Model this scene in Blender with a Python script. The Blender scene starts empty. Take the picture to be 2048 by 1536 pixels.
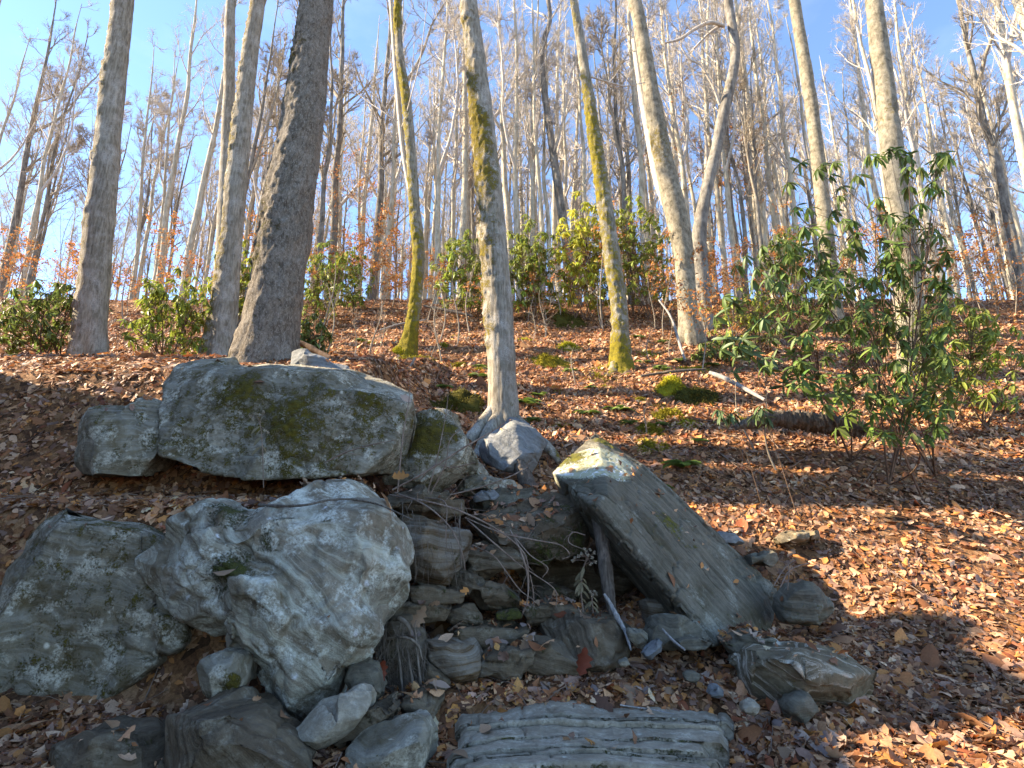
import bpy, bmesh, math, random
import numpy as np
from mathutils import Vector, Matrix

scene = bpy.context.scene
C = scene.collection
RNG = np.random.default_rng(7)
random.seed(7)

# ------------------------------------------------------------------ camera, sky, sun, exposure
CZ = 1.35                       # eye height above the stream bed
PITCH = math.radians(14)
F = 1160.0                      # focal length in pixels of the 2048 px wide photograph
cam_d = bpy.data.cameras.new('camera')
cam_d.sensor_width = 36
cam_d.lens = 36 * F / 2048
cam_d.clip_start = 0.05
cam_d.clip_end = 2000
cam = bpy.data.objects.new('camera', cam_d)
C.objects.link(cam)
cam.location = (0, 0, CZ)
cam.rotation_euler = (math.pi / 2 + PITCH, 0, 0)
scene.camera = cam

SUN_AZ = math.radians(-87)      # measured from +Y (view direction) towards +X
SUN_EL = math.radians(33)
sun_dir = Vector((math.cos(SUN_EL) * math.sin(SUN_AZ), math.cos(SUN_EL) * math.cos(SUN_AZ), math.sin(SUN_EL)))
world = bpy.data.worlds.new('World')
scene.world = world
world.use_nodes = True
wn = world.node_tree.nodes
wl = world.node_tree.links
sky = wn.new('ShaderNodeTexSky')
sky.sky_type = 'NISHITA'
sky.sun_disc = False
sky.sun_elevation = SUN_EL
sky.sun_rotation = SUN_AZ
sky.altitude = 2200
sky.air_density = 1.0
sky.dust_density = 0.0
sky.ozone_density = 6.0
bg = wn['Background']
bg.inputs['Strength'].default_value = 0.12
# thin high cloud spread over the whole sky
tc = wn.new('ShaderNodeTexCoord')
mp = wn.new('ShaderNodeMapping')
mp.inputs['Scale'].default_value = (1.6, 1.6, 4.0)
cn = wn.new('ShaderNodeTexNoise')
cn.inputs['Scale'].default_value = 2.2
cn.inputs['Detail'].default_value = 7
cn.inputs['Roughness'].default_value = 0.6
cr = wn.new('ShaderNodeValToRGB')
cr.color_ramp.elements[0].position = 0.5
cr.color_ramp.elements[0].color = (0, 0, 0, 1)
cr.color_ramp.elements[1].position = 0.75
cr.color_ramp.elements[1].color = (0.05, 0.05, 0.05, 1)
mx = wn.new('ShaderNodeMix')
mx.data_type = 'RGBA'
mx.inputs['B'].default_value = (6.0, 6.3, 6.8, 1)
wl.new(tc.outputs['Generated'], mp.inputs['Vector'])
wl.new(mp.outputs['Vector'], cn.inputs['Vector'])
wl.new(cn.outputs['Fac'], cr.inputs['Fac'])
wl.new(cr.outputs['Color'], mx.inputs['Factor'])
wl.new(sky.outputs['Color'], mx.inputs['A'])
wl.new(mx.outputs['Result'], bg.inputs['Color'])

sun_d = bpy.data.lights.new('sun', 'SUN')
sun_d.energy = 3.8
sun_d.angle = math.radians(0.53)
sun_d.color = (1.0, 0.91, 0.77)
sun = bpy.data.objects.new('sun', sun_d)
C.objects.link(sun)
sun.location = (-20, 5, 25)
sun.rotation_euler = (-sun_dir).to_track_quat('-Z', 'Y').to_euler()

scene.view_settings.view_transform = 'Standard'
scene.view_settings.look = 'None'
scene.view_settings.gamma = 1
scene.view_settings.use_curve_mapping = False
scene.view_settings.exposure = 2.38
scene.view_settings.use_white_balance = True      # camera balanced for open shade
scene.view_settings.white_balance_temperature = 7700
scene.render.engine = 'CYCLES'
scene.cycles.max_bounces = 6
scene.cycles.diffuse_bounces = 4
scene.cycles.use_denoising = True

# ------------------------------------------------------------------ numeric helpers
cp, sp = math.cos(PITCH), math.sin(PITCH)

def at(px, py, D):
    """world point seen at photo position (px, py) standing D metres ahead of the eye"""
    u = (px - 1024) / F
    v = (768 - py) / F
    d = np.array([u, cp - v * sp, sp + v * cp])
    return d * (D / d[1]) + np.array([0, 0, CZ])

def pxm(w, D):
    return w * D / F

def unit(a):
    return a / (np.linalg.norm(a, axis=-1, keepdims=True) + 1e-12)

def _hash(ix, iy, iz, seed):
    h = (ix * 374761393 + iy * 668265263 + iz * 2147483647 + seed * 1274126177) & 0xFFFFFFFF
    h = ((h ^ (h >> 13)) * 1274126177) & 0xFFFFFFFF
    h = ((h ^ (h >> 16)) * 2246822519) & 0xFFFFFFFF
    return ((h ^ (h >> 15)) & 0xFFFFFF) / float(0xFFFFFF)

def vnoise(P, seed=0):
    P = np.asarray(P, float)
    i = np.floor(P).astype(np.int64)
    f = P - i
    f = f * f * f * (f * (f * 6 - 15) + 10)
    r = 0
    for dx in (0, 1):
        wx = f[..., 0] if dx else 1 - f[..., 0]
        for dy in (0, 1):
            wy = f[..., 1] if dy else 1 - f[..., 1]
            for dz in (0, 1):
                wz = f[..., 2] if dz else 1 - f[..., 2]
                r = r + wx * wy * wz * _hash(i[..., 0] + dx, i[..., 1] + dy, i[..., 2] + dz, seed)
    return r * 2 - 1

def fbm(P, octv=4, gain=0.5, seed=0):
    a, s, r = 1.0, 0.0, 0
    P = np.asarray(P, float)
    for k in range(octv):
        r = r + a * vnoise(P + 17.3 * k, seed + k)
        s += a
        a *= gain
        P = P * 2.03
    return r / s

def ss(a, b, x):
    t = np.clip((x - a) / (b - a), 0, 1)
    return t * t * (3 - 2 * t)

# ------------------------------------------------------------------ mesh helpers
def mesh(name, V, F_, smooth=True, attrs=None, col=None):
    """V (n,3); F_ one index array (m,k) or a list of them"""
    if not isinstance(F_, (list, tuple)):
        F_ = [F_]
    F_ = [np.asarray(f, dtype=np.int32) for f in F_ if len(f)]
    me = bpy.data.meshes.new(name)
    V = np.ascontiguousarray(V, dtype=np.float32)
    me.vertices.add(len(V))
    me.vertices.foreach_set('co', V.ravel())
    loops = np.concatenate([f.ravel() for f in F_])
    tot = np.concatenate([np.full(len(f), f.shape[1], dtype=np.int32) for f in F_])
    start = np.concatenate([[0], np.cumsum(tot)[:-1]]).astype(np.int32)
    me.loops.add(len(loops))
    me.loops.foreach_set('vertex_index', loops)
    me.polygons.add(len(tot))
    me.polygons.foreach_set('loop_start', start)
    me.polygons.foreach_set('loop_total', tot)
    me.polygons.foreach_set('use_smooth', np.full(len(tot), bool(smooth)))
    me.update(calc_edges=True)
    for k, a in (attrs or {}).items():
        at_ = me.attributes.new(k, 'FLOAT', 'POINT')
        at_.data.foreach_set('value', np.ascontiguousarray(a, dtype=np.float32))
    if col is not None:
        ca = me.attributes.new('col', 'FLOAT_COLOR', 'POINT')
        c4 = np.ones((len(V), 4), np.float32)
        c4[:, :3] = col
        ca.data.foreach_set('color', c4.ravel())
    return me

def obj(name, me, mat=None, parent=None, loc=None):
    o = bpy.data.objects.new(name, me)
    C.objects.link(o)
    if mat is not None and me is not None and len(me.materials) == 0:
        me.materials.append(mat)
    if loc is not None:
        o.location = loc
    if parent is not None:
        o.parent = parent
    return o

def tag(o, label=None, cat=None, group=None, kind=None):
    if label: o['label'] = label
    if cat: o['category'] = cat
    if group: o['group'] = group
    if kind: o['kind'] = kind
    return o

def empty(name, loc, label, cat, group=None):
    o = bpy.data.objects.new(name, None)
    o.empty_display_size = 0.1
    C.objects.link(o)
    o.location = loc
    return tag(o, label, cat, group)

class MB:
    """collects vertices and faces of one mesh"""
    def __init__(s):
        s.V, s.F, s.n, s.col = [], {}, 0, []
    def add(s, V, F_, col=None):
        V = np.asarray(V, float)
        F_ = np.asarray(F_)
        s.V.append(V)
        s.F.setdefault(F_.shape[1], []).append(F_ + s.n)
        s.n += len(V)
        if col is not None:
            s.col.append(np.broadcast_to(np.asarray(col, float), (len(V), 3)))
    def mesh(s, name, origin=(0, 0, 0), smooth=True):
        V = np.concatenate(s.V) - np.asarray(origin)
        return mesh(name, V, [np.concatenate(f) for f in s.F.values()], smooth,
                    col=np.concatenate(s.col) if s.col else None)

def tubes(P, R, sides):
    """many tubes at once: P (M,K,3), R (M,K)"""
    P = np.asarray(P, float); R = np.asarray(R, float)
    if P.ndim == 2:
        P, R = P[None], R[None]
    M, K, _ = P.shape
    T = unit(np.gradient(P, axis=1))
    mt = unit(T.mean(axis=1, keepdims=True))
    ref = np.where(np.abs(mt[..., 2:3]) > 0.75, np.array([1.0, 0.13, 0.05]), np.array([0.1, 0.07, 1.0]))
    A = unit(np.cross(T, ref))
    B = np.cross(T, A)
    th = np.arange(sides) * 2 * math.pi / sides
    V = P[:, :, None, :] + R[:, :, None, None] * (A[:, :, None, :] * np.cos(th)[:, None] + B[:, :, None, :] * np.sin(th)[:, None])
    idx = np.arange(M * K * sides).reshape(M, K, sides)
    a = idx[:, :-1, :]; b = idx[:, 1:, :]
    Fq = np.stack([a, np.roll(a, -1, 2), np.roll(b, -1, 2), b], -1).reshape(-1, 4)
    return V.reshape(-1, 3), Fq

def resample(P, K, extra=None):
    """Catmull-Rom through P, K points evenly by length"""
    P = np.asarray(P, float)
    Q = np.vstack([2 * P[0] - P[1], P, 2 * P[-1] - P[-2]])
    out = []
    for i in range(1, len(Q) - 2):
        t = np.linspace(0, 1, 16, endpoint=False)[:, None]
        p0, p1, p2, p3 = Q[i - 1], Q[i], Q[i + 1], Q[i + 2]
        out.append(0.5 * ((2 * p1) + (-p0 + p2) * t + (2 * p0 - 5 * p1 + 4 * p2 - p3) * t ** 2 + (-p0 + 3 * p1 - 3 * p2 + p3) * t ** 3))
    out.append(Q[-2][None])
    S = np.vstack(out)
    d = np.concatenate([[0], np.cumsum(np.linalg.norm(np.diff(S[:, :3], axis=0), axis=1))])
    s = np.linspace(0, d[-1], K)
    return np.stack([np.interp(s, d, S[:, k]) for k in range(S.shape[1])], 1)

def instances(T, TF, Rm, pos, scl, col=None):
    """copies of a template: Rm (M,3,3) columns are the axes"""
    M, n = len(pos), len(T)
    V = np.einsum('mij,nj->mni', Rm, T) * np.asarray(scl).reshape(-1, 1, 1) + pos[:, None, :]
    Fs = (np.asarray(TF)[None] + (np.arange(M) * n)[:, None, None]).reshape(-1, np.asarray(TF).shape[1])
    c = None if col is None else np.repeat(col, n, axis=0)
    return V.reshape(-1, 3), Fs, c

def frames(d, n):
    """rotation matrices with +Y along d and +Z near n"""
    d = unit(d)
    s = unit(np.cross(d, n))
    n2 = np.cross(s, d)
    return np.stack([s, d, n2], axis=-1)

# ------------------------------------------------------------------ materials
def node(nt, typ, ins=None, **props):
    n = nt.nodes.new(typ)
    for k, v in props.items():
        setattr(n, k, v)
    for k, v in (ins or {}).items():
        s = n.inputs[k]
        if isinstance(v, bpy.types.NodeSocket):
            nt.links.new(v, s)
        elif isinstance(v, (tuple, list)) and len(v) == 3 and s.type == 'RGBA':
            s.default_value = (*v, 1)
        else:
            s.default_value = v
    return n

def ramp(nt, fac, a, b, ca=(0, 0, 0), cb=(1, 1, 1)):
    r = node(nt, 'ShaderNodeValToRGB', {'Fac': fac})
    e = r.color_ramp.elements
    e[0].position, e[1].position = a, b
    e[0].color, e[1].color = (*ca, 1), (*cb, 1)
    return r.outputs['Color']

def mixc(nt, f, a, b, mode='MIX'):
    n = node(nt, 'ShaderNodeMix', data_type='RGBA', blend_type=mode)
    for k, v in (('Factor', f), ('A', a), ('B', b)):
        s = [i for i in n.inputs if i.name == k and i.type == ('VALUE' if k == 'Factor' else 'RGBA')][0]
        if isinstance(v, bpy.types.NodeSocket): nt.links.new(v, s)
        elif k == 'Factor': s.default_value = v
        else: s.default_value = (*v, 1)
    return [o for o in n.outputs if o.type == 'RGBA'][0]

def math_(nt, op, a, b=0.0, clamp=False):
    n = node(nt, 'ShaderNodeMath', operation=op, use_clamp=clamp)
    for i, v in enumerate((a, b)):
        if isinstance(v, bpy.types.NodeSocket): nt.links.new(v, n.inputs[i])
        else: n.inputs[i].default_value = v
    return n.outputs[0]

def new_mat(name, rough=0.85, spec=0.3):
    m = bpy.data.materials.new(name)
    m.use_nodes = True
    nt = m.node_tree
    p = nt.nodes['Principled BSDF']
    p.inputs['Roughness'].default_value = rough
    p.inputs['Specular IOR Level'].default_value = spec
    return m, nt, p

def noise_t(nt, vec, scale, detail=5, rough=0.55, dist=0.0):
    n = node(nt, 'ShaderNodeTexNoise', {'Vector': vec, 'Scale': scale, 'Detail': detail, 'Roughness': rough, 'Distortion': dist})
    return n.outputs['Fac']

def objvec(nt, scale=(1, 1, 1), rot=(0, 0, 0)):
    t = node(nt, 'ShaderNodeTexCoord')
    m = node(nt, 'ShaderNodeMapping', {'Vector': t.outputs['Object'], 'Scale': scale, 'Rotation': rot})
    return m.outputs['Vector']

def attr(nt, name):
    return node(nt, 'ShaderNodeAttribute', attribute_name=name).outputs['Fac']

def moss_layer(nt, base, vec, m1=(0.10, 0.095, 0.018), m2=(0.045, 0.05, 0.012)):
    a = attr(nt, 'moss')
    n = noise_t(nt, vec, 7, 7, 0.78)
    n2 = noise_t(nt, vec, 70, 3, 0.6)
    s = math_(nt, 'ADD', a, math_(nt, 'MULTIPLY', math_(nt, 'SUBTRACT', n, 0.5), 2.2))
    s = math_(nt, 'ADD', s, math_(nt, 'MULTIPLY', math_(nt, 'SUBTRACT', n2, 0.5), 0.9))
    mask = ramp(nt, s, 0.40, 0.66)
    mc = mixc(nt, ramp(nt, noise_t(nt, vec, 14, 5, 0.7), 0.35, 0.68), m2, m1)
    return mixc(nt, mask, base, mc), mask, n2

def rock_mat(name, c1, c2, lich=(0.42, 0.44, 0.40), lo=0.56, hi=0.66, lamt=0.8, band=0.35, bandscale=14.0,
             m1=(0.10, 0.095, 0.018), m2=(0.045, 0.05, 0.012), bump=0.5, stain=(0.10, 0.065, 0.03), stamt=0.5, rough=0.85,
             bandc=(0.5, 0.5, 0.5), bandlo=0.40, bandhi=0.66, lscale=7.5):
    m, nt, p = new_mat(name, rough, 0.25)
    v = objvec(nt)
    warm = lambda c: tuple(min(0.72, x * k) for x, k in zip(c, (1.68, 1.50, 1.26)))
    if name != 'blue_rock': c1, c2, bandc = warm(c1), warm(c2), warm(bandc)
    lich = tuple(min(0.72, x * k) for x, k in zip(lich, (1.16, 1.08, 0.95)))
    n1 = noise_t(nt, v, 2.6, 8, 0.62)
    n2 = noise_t(nt, v, 22, 7, 0.68)
    n3 = noise_t(nt, v, 110, 4, 0.7)
    base = mixc(nt, ramp(nt, n1, 0.30, 0.70), c1, c2)
    base = mixc(nt, ramp(nt, n2, 0.30, 0.75), mixc(nt, 1.0, base, (0.55, 0.55, 0.55), 'MULTIPLY'), base)
    # bedding bands run along the strata of the stone
    st = attr(nt, 'strat')
    comb = node(nt, 'ShaderNodeCombineXYZ', {'X': math_(nt, 'MULTIPLY', st, bandscale), 'Y': math_(nt, 'MULTIPLY', n1, 1.2), 'Z': 0.0}).outputs[0]
    nb = noise_t(nt, comb, 1.0, 6, 0.75)
    bm = math_(nt, 'MULTIPLY', ramp(nt, nb, bandlo, bandhi), band)
    base = mixc(nt, bm, base, bandc)
    # iron stains
    ns = noise_t(nt, v, 1.9, 6, 0.6, 0.6)
    base = mixc(nt, math_(nt, 'MULTIPLY', ramp(nt, ns, 0.52, 0.70), stamt), base, stain)
    # crusts of lichen
    nl = noise_t(nt, v, lscale, 8, 0.72, 0.3)
    nl2 = noise_t(nt, v, 46, 5, 0.7)
    lm = math_(nt, 'MULTIPLY', math_(nt, 'MULTIPLY', ramp(nt, nl, lo, hi), ramp(nt, nl2, 0.36, 0.58)), lamt)
    base = mixc(nt, lm, base, lich)
    # round lichen spots
    vo = node(nt, 'ShaderNodeTexVoronoi', {'Vector': v, 'Scale': 5.5, 'Randomness': 1.0})
    spot = math_(nt, 'MULTIPLY', ramp(nt, vo.outputs['Distance'], 0.05, 0.16, (1, 1, 1), (0, 0, 0)), ramp(nt, n2, 0.42, 0.55))
    vcol = node(nt, 'ShaderNodeSeparateColor', {'Color': vo.outputs['Color']}).outputs[0]
    spot = math_(nt, 'MULTIPLY', math_(nt, 'MULTIPLY', spot, ramp(nt, vcol, 0.60, 0.64)), min(1.0, lamt + 0.1))
    base = mixc(nt, spot, base, tuple(min(0.75, c * 1.25) for c in lich))
    crust = math_(nt, 'ADD', attr(nt, 'crust'), math_(nt, 'MULTIPLY', math_(nt, 'SUBTRACT', nl2, 0.5), 1.2))
    base = mixc(nt, math_(nt, 'MULTIPLY', ramp(nt, crust, 0.45, 0.7), 0.85), base, (0.46, 0.45, 0.30))
    vein = math_(nt, 'MULTIPLY', ramp(nt, math_(nt, 'ABSOLUTE', math_(nt, 'SUBTRACT', noise_t(nt, v, 3.0, 4, 0.6, 0.8), 0.5)), 0.004, 0.018, (1, 1, 1), (0, 0, 0)), ramp(nt, crust, 0.5, 0.7))
    base = mixc(nt, vein, base, (0.72, 0.72, 0.68))
    base, mask, mn = moss_layer(nt, base, v, m1, m2)
    nt.links.new(base, p.inputs['Base Color'])
    h = math_(nt, 'ADD', math_(nt, 'MULTIPLY', n2, 0.8), math_(nt, 'MULTIPLY', n3, 0.35))
    h = math_(nt, 'ADD', h, math_(nt, 'MULTIPLY', nb, 0.9 * min(1, band + 0.3)))
    h = math_(nt, 'ADD', h, math_(nt, 'MULTIPLY', mask, math_(nt, 'ADD', math_(nt, 'MULTIPLY', mn, 1.6), 0.3)))
    b = node(nt, 'ShaderNodeBump', {'Height': h, 'Strength': bump, 'Distance': 0.03})
    nt.links.new(b.outputs['Normal'], p.inputs['Normal'])
    return m

def bark_mat(name, dark, light, sc=(16, 16, 5), lich=(0.5, 0.48, 0.43), lamt=0.6, bump=0.6, flecks=0.0,
             m1=(0.20, 0.15, 0.018), m2=(0.075, 0.06, 0.012), lo=0.35, hi=0.66):
    m, nt, p = new_mat(name, 0.9, 0.15)
    v = objvec(nt)
    vs = objvec(nt, sc)
    n1 = noise_t(nt, vs, 1.0, 7, 0.68, 0.4)
    n2 = noise_t(nt, v, 3.2, 6, 0.65)
    n3 = noise_t(nt, v, 60, 4, 0.7)
    base = mixc(nt, ramp(nt, n1, lo, hi), dark, light)
    pl = math_(nt, 'MULTIPLY', ramp(nt, n2, 0.46, 0.62), math_(nt, 'MULTIPLY', ramp(nt, n3, 0.36, 0.58), lamt))
    base = mixc(nt, pl, base, lich)
    if flecks:
        vf = objvec(nt, (46, 46, 24), (0.5, 0.4, 0.2))
        nf = noise_t(nt, vf, 1.0, 3, 0.6, 0.8)
        base = mixc(nt, math_(nt, 'MULTIPLY', ramp(nt, nf, 0.53, 0.60), flecks), base, lich)
    base, mask, mn = moss_layer(nt, base, v, m1, m2)
    nt.links.new(base, p.inputs['Base Color'])
    h = math_(nt, 'ADD', n1, math_(nt, 'MULTIPLY', n3, 0.4))
    h = math_(nt, 'ADD', h, math_(nt, 'MULTIPLY', mask, math_(nt, 'MULTIPLY', mn, 1.5)))
    b = node(nt, 'ShaderNodeBump', {'Height': h, 'Strength': bump, 'Distance': 0.02})
    nt.links.new(b.outputs['Normal'], p.inputs['Normal'])
    return m

def leaf_mat(name, col=None, trans=0.25, rough=0.6, spec=0.3, vary=0.25):
    """leaf with some light passing through; colour from the 'col' attribute when col is None"""
    m, nt, p = new_mat(name, rough, spec)
    if col is None:
        c = node(nt, 'ShaderNodeAttribute', attribute_name='col').outputs['Color']
    else:
        t = node(nt, 'ShaderNodeObjectInfo')
        c = mixc(nt, t.outputs['Random'], tuple(x * (1 - vary) for x in col), tuple(min(1, x * (1 + vary)) for x in col))
    n = noise_t(nt, objvec(nt), 60, 4, 0.6)
    c2 = mixc(nt, ramp(nt, n, 0.3, 0.7), mixc(nt, 1.0, c, (0.7, 0.68, 0.66), 'MULTIPLY'), c)
    nt.links.new(c2, p.inputs['Base Color'])
    tr = node(nt, 'ShaderNodeBsdfTranslucent', {'Color': c2})
    ms = node(nt, 'ShaderNodeMixShader', {'Fac': trans, 1: p.outputs[0], 2: tr.outputs[0]})
    nt.links.new(ms.outputs[0], nt.nodes['Material Output'].inputs['Surface'])
    return m

def wood_mat(name, dark, light, sc=(30, 30, 3), bump=0.5):
    m, nt, p = new_mat(name, 0.9, 0.15)
    n1 = noise_t(nt, objvec(nt, sc), 1.0, 6, 0.65, 0.3)
    n2 = noise_t(nt, objvec(nt), 14, 5, 0.6)
    base = mixc(nt, ramp(nt, n1, 0.32, 0.68), dark, light)
    base = mixc(nt, ramp(nt, n2, 0.3, 0.7), mixc(nt, 1.0, base, (0.65, 0.62, 0.6), 'MULTIPLY'), base)
    nt.links.new(base, p.inputs['Base Color'])
    b = node(nt, 'ShaderNodeBump', {'Height': n1, 'Strength': bump, 'Distance': 0.01})
    nt.links.new(b.outputs['Normal'], p.inputs['Normal'])
    return m

M = {}
M['pale_rock'] = rock_mat('pale_rock', (0.10, 0.088, 0.068), (0.28, 0.26, 0.22), lich=(0.66, 0.66, 0.63), lo=0.49, hi=0.58, lamt=0.85, lscale=3.4, band=0.55, bandscale=9, bandc=(0.52, 0.50, 0.45), bandlo=0.46, bandhi=0.62, stain=(0.10, 0.064, 0.022), stamt=0.85, bump=0.9)
M['mossy_rock'] = rock_mat('mossy_rock', (0.072, 0.062, 0.042), (0.18, 0.162, 0.12), lich=(0.50, 0.49, 0.43), lo=0.50, hi=0.58, lamt=0.85, lscale=3.6, band=0.25, stain=(0.09, 0.055, 0.012), stamt=0.9, bump=0.7, m1=(0.125, 0.095, 0.010), m2=(0.055, 0.042, 0.007))
M['slab_rock'] = rock_mat('slab_rock', (0.048, 0.045, 0.036), (0.115, 0.11, 0.092), lich=(0.36, 0.37, 0.33), lo=0.54, hi=0.62, lamt=0.5, lscale=3.0, band=0.4, bandscale=26, bandc=(0.20, 0.198, 0.168), stain=(0.055, 0.044, 0.018), stamt=0.7, bump=0.75, m1=(0.20, 0.18, 0.022), m2=(0.085, 0.08, 0.016))
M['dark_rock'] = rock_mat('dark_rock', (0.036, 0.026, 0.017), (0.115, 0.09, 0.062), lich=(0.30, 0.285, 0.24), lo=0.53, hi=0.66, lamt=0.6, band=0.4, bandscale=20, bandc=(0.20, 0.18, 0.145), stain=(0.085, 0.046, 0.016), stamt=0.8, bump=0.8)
M['layer_rock'] = rock_mat('layer_rock', (0.21, 0.20, 0.17), (0.38, 0.365, 0.325), lich=(0.58, 0.57, 0.52), lo=0.48, hi=0.64, lamt=0.6, band=0.5, bandscale=22, bandc=(0.11, 0.09, 0.065), stain=(0.14, 0.082, 0.034), stamt=0.55, bump=0.8)
M['band_rock'] = rock_mat('band_rock', (0.085, 0.072, 0.05), (0.17, 0.148, 0.105), lich=(0.45, 0.45, 0.40), lo=0.55, hi=0.68, lamt=0.5, band=0.7, bandscale=15, bandc=(0.42, 0.42, 0.39), bandlo=0.52, bandhi=0.60, stamt=0.5, bump=0.7, m1=(0.17, 0.15, 0.02))
M['brown_rock'] = rock_mat('brown_rock', (0.05, 0.031, 0.014), (0.115, 0.07, 0.03), lich=(0.24, 0.21, 0.15), lo=0.6, hi=0.72, lamt=0.4, band=0.3, stain=(0.13, 0.066, 0.018), stamt=0.7, bump=0.8)
M['blue_rock'] = rock_mat('blue_rock', (0.135, 0.138, 0.130), (0.24, 0.245, 0.23), lich=(0.34, 0.36, 0.34), lo=0.56, hi=0.68, lamt=0.35, band=0.35, stamt=0.3, bump=0.7, m1=(0.22, 0.185, 0.04))

M['bark_rough'] = bark_mat('bark_rough', (0.062, 0.046, 0.032), (0.20, 0.165, 0.125), sc=(24, 24, 8), lich=(0.38, 0.335, 0.28), lamt=0.35, bump=1.0, flecks=0.4, m1=(0.10, 0.085, 0.018))
M['bark_mid'] = bark_mat('bark_mid', (0.12, 0.098, 0.07), (0.34, 0.295, 0.225), sc=(26, 26, 4), lich=(0.5, 0.47, 0.42), lamt=0.6, bump=0.7, m1=(0.21, 0.155, 0.02), m2=(0.085, 0.062, 0.012))
M['bark_moss'] = bark_mat('bark_moss', (0.10, 0.085, 0.06), (0.30, 0.27, 0.21), sc=(22, 22, 4), lich=(0.48, 0.44, 0.36), lamt=0.6, bump=0.7, m1=(0.27, 0.21, 0.02), m2=(0.10, 0.085, 0.012))
M['bark_pale'] = bark_mat('bark_pale', (0.095, 0.08, 0.055), (0.29, 0.25, 0.18), sc=(10, 10, 7), lich=(0.43, 0.38, 0.29), lamt=0.5, bump=0.8, m1=(0.23, 0.17, 0.03))
M['bark_far'] = bark_mat('bark_far', (0.19, 0.158, 0.108), (0.50, 0.435, 0.325), sc=(9, 9, 2.2), lich=(0.58, 0.55, 0.48), lamt=0.6, bump=0.3, lo=0.3, hi=0.62)
M['bark_far_dark'] = bark_mat('bark_far_dark', (0.07, 0.06, 0.05), (0.24, 0.215, 0.18), sc=(9, 9, 2.2), lich=(0.42, 0.39, 0.34), lamt=0.5, bump=0.3)
M['twig'] = wood_mat('twig', (0.42, 0.375, 0.315), (0.70, 0.64, 0.565), bump=0.1)
M['stem'] = wood_mat('stem', (0.22, 0.18, 0.13), (0.44, 0.38, 0.30), bump=0.2)
M['dead_wood'] = wood_mat('dead_wood', (0.07, 0.055, 0.042), (0.24, 0.20, 0.16), sc=(45, 45, 3.5), bump=0.8)
M['grey_wood'] = wood_mat('grey_wood', (0.20, 0.18, 0.16), (0.48, 0.45, 0.41), sc=(45, 45, 4), bump=0.6)
M['brown_wood'] = wood_mat('brown_wood', (0.09, 0.055, 0.035), (0.24, 0.16, 0.11), bump=0.4)
M['cane'] = wood_mat('cane', (0.18, 0.12, 0.085), (0.36, 0.27, 0.21), bump=0.1)
M['root'] = wood_mat('root', (0.10, 0.075, 0.055), (0.30, 0.245, 0.19), bump=0.5)
M['litter'] = leaf_mat('litter', None, 0.18, 0.6, 0.25)
M['orange_leaf'] = leaf_mat('orange_leaf', None, 0.4, 0.6, 0.2)
M['green_leaf'] = leaf_mat('green_leaf', None, 0.4, 0.5, 0.3)
M['rhodo_leaf'] = leaf_mat('rhodo_leaf', (0.14, 0.21, 0.05), 0.30, 0.52, 0.35, 0.4)
M['rhodo_leaf_dark'] = leaf_mat('rhodo_leaf_dark', (0.10, 0.155, 0.055), 0.2, 0.52, 0.35, 0.3)
M['fern_leaf'] = leaf_mat('fern_leaf', (0.14, 0.21, 0.035), 0.3, 0.5, 0.3, 0.2)
M['dry_flower'] = leaf_mat('dry_flower', (0.50, 0.43, 0.32), 0.3, 0.8, 0.1, 0.1)
M['dry_leaf'] = leaf_mat('dry_leaf', (0.27, 0.22, 0.13), 0.3, 0.8, 0.1, 0.2)
M['moss'] = leaf_mat('moss', None, 0.25, 0.9, 0.1)
for k, c in {'tan': (0.40, 0.25, 0.15), 'rust': (0.24, 0.09, 0.035), 'brown': (0.18, 0.095, 0.06), 'pale': (0.46, 0.33, 0.25), 'grey': (0.27, 0.20, 0.17), 'orange': (0.42, 0.19, 0.055), 'red': (0.22, 0.045, 0.018)}.items():
    M['leaf_' + k] = leaf_mat('leaf_' + k, c, 0.2, 0.6, 0.25, 0.25)

# ground: dark soil with a fine mat of broken leaves
def ground_mat():
    m, nt, p = new_mat('forest_floor', 0.95, 0.15)
    v = objvec(nt)
    vo = node(nt, 'ShaderNodeTexVoronoi', {'Vector': v, 'Scale': 13.0, 'Randomness': 1.0})
    sep = node(nt, 'ShaderNodeSeparateColor', {'Color': vo.outputs['Color']})
    r = node(nt, 'ShaderNodeValToRGB', {'Fac': sep.outputs[0]})
    e = r.color_ramp.elements
    e[0].position, e[0].color = 0.0, (0.08, 0.042, 0.022, 1)
    e[1].position, e[1].color = 1.0, (0.46, 0.27, 0.145, 1)
    for pos, c in ((0.3, (0.20, 0.098, 0.05, 1)), (0.55, (0.31, 0.155, 0.07, 1)), (0.8, (0.38, 0.195, 0.09, 1))):
        k = e.new(pos); k.color = c
    n = noise_t(nt, v, 1.1, 6, 0.65)
    n2 = noise_t(nt, v, 40, 4, 0.7)
    c = mixc(nt, ramp(nt, n, 0.42, 0.62), mixc(nt, 1.0, r.outputs['Color'], (0.7, 0.66, 0.62), 'MULTIPLY'), r.outputs['Color'])
    c = mixc(nt, ramp(nt, n2, 0.35, 0.62), mixc(nt, 1.0, c, (0.5, 0.45, 0.4), 'MULTIPLY'), c)
    nt.links.new(c, p.inputs['Base Color'])
    h = math_(nt, 'ADD', sep.outputs[1], math_(nt, 'MULTIPLY', n2, 0.6))
    b = node(nt, 'ShaderNodeBump', {'Height': h, 'Strength': 0.8, 'Distance': 0.04})
    nt.links.new(b.outputs['Normal'], p.inputs['Normal'])
    return m
M['ground'] = ground_mat()

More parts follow.
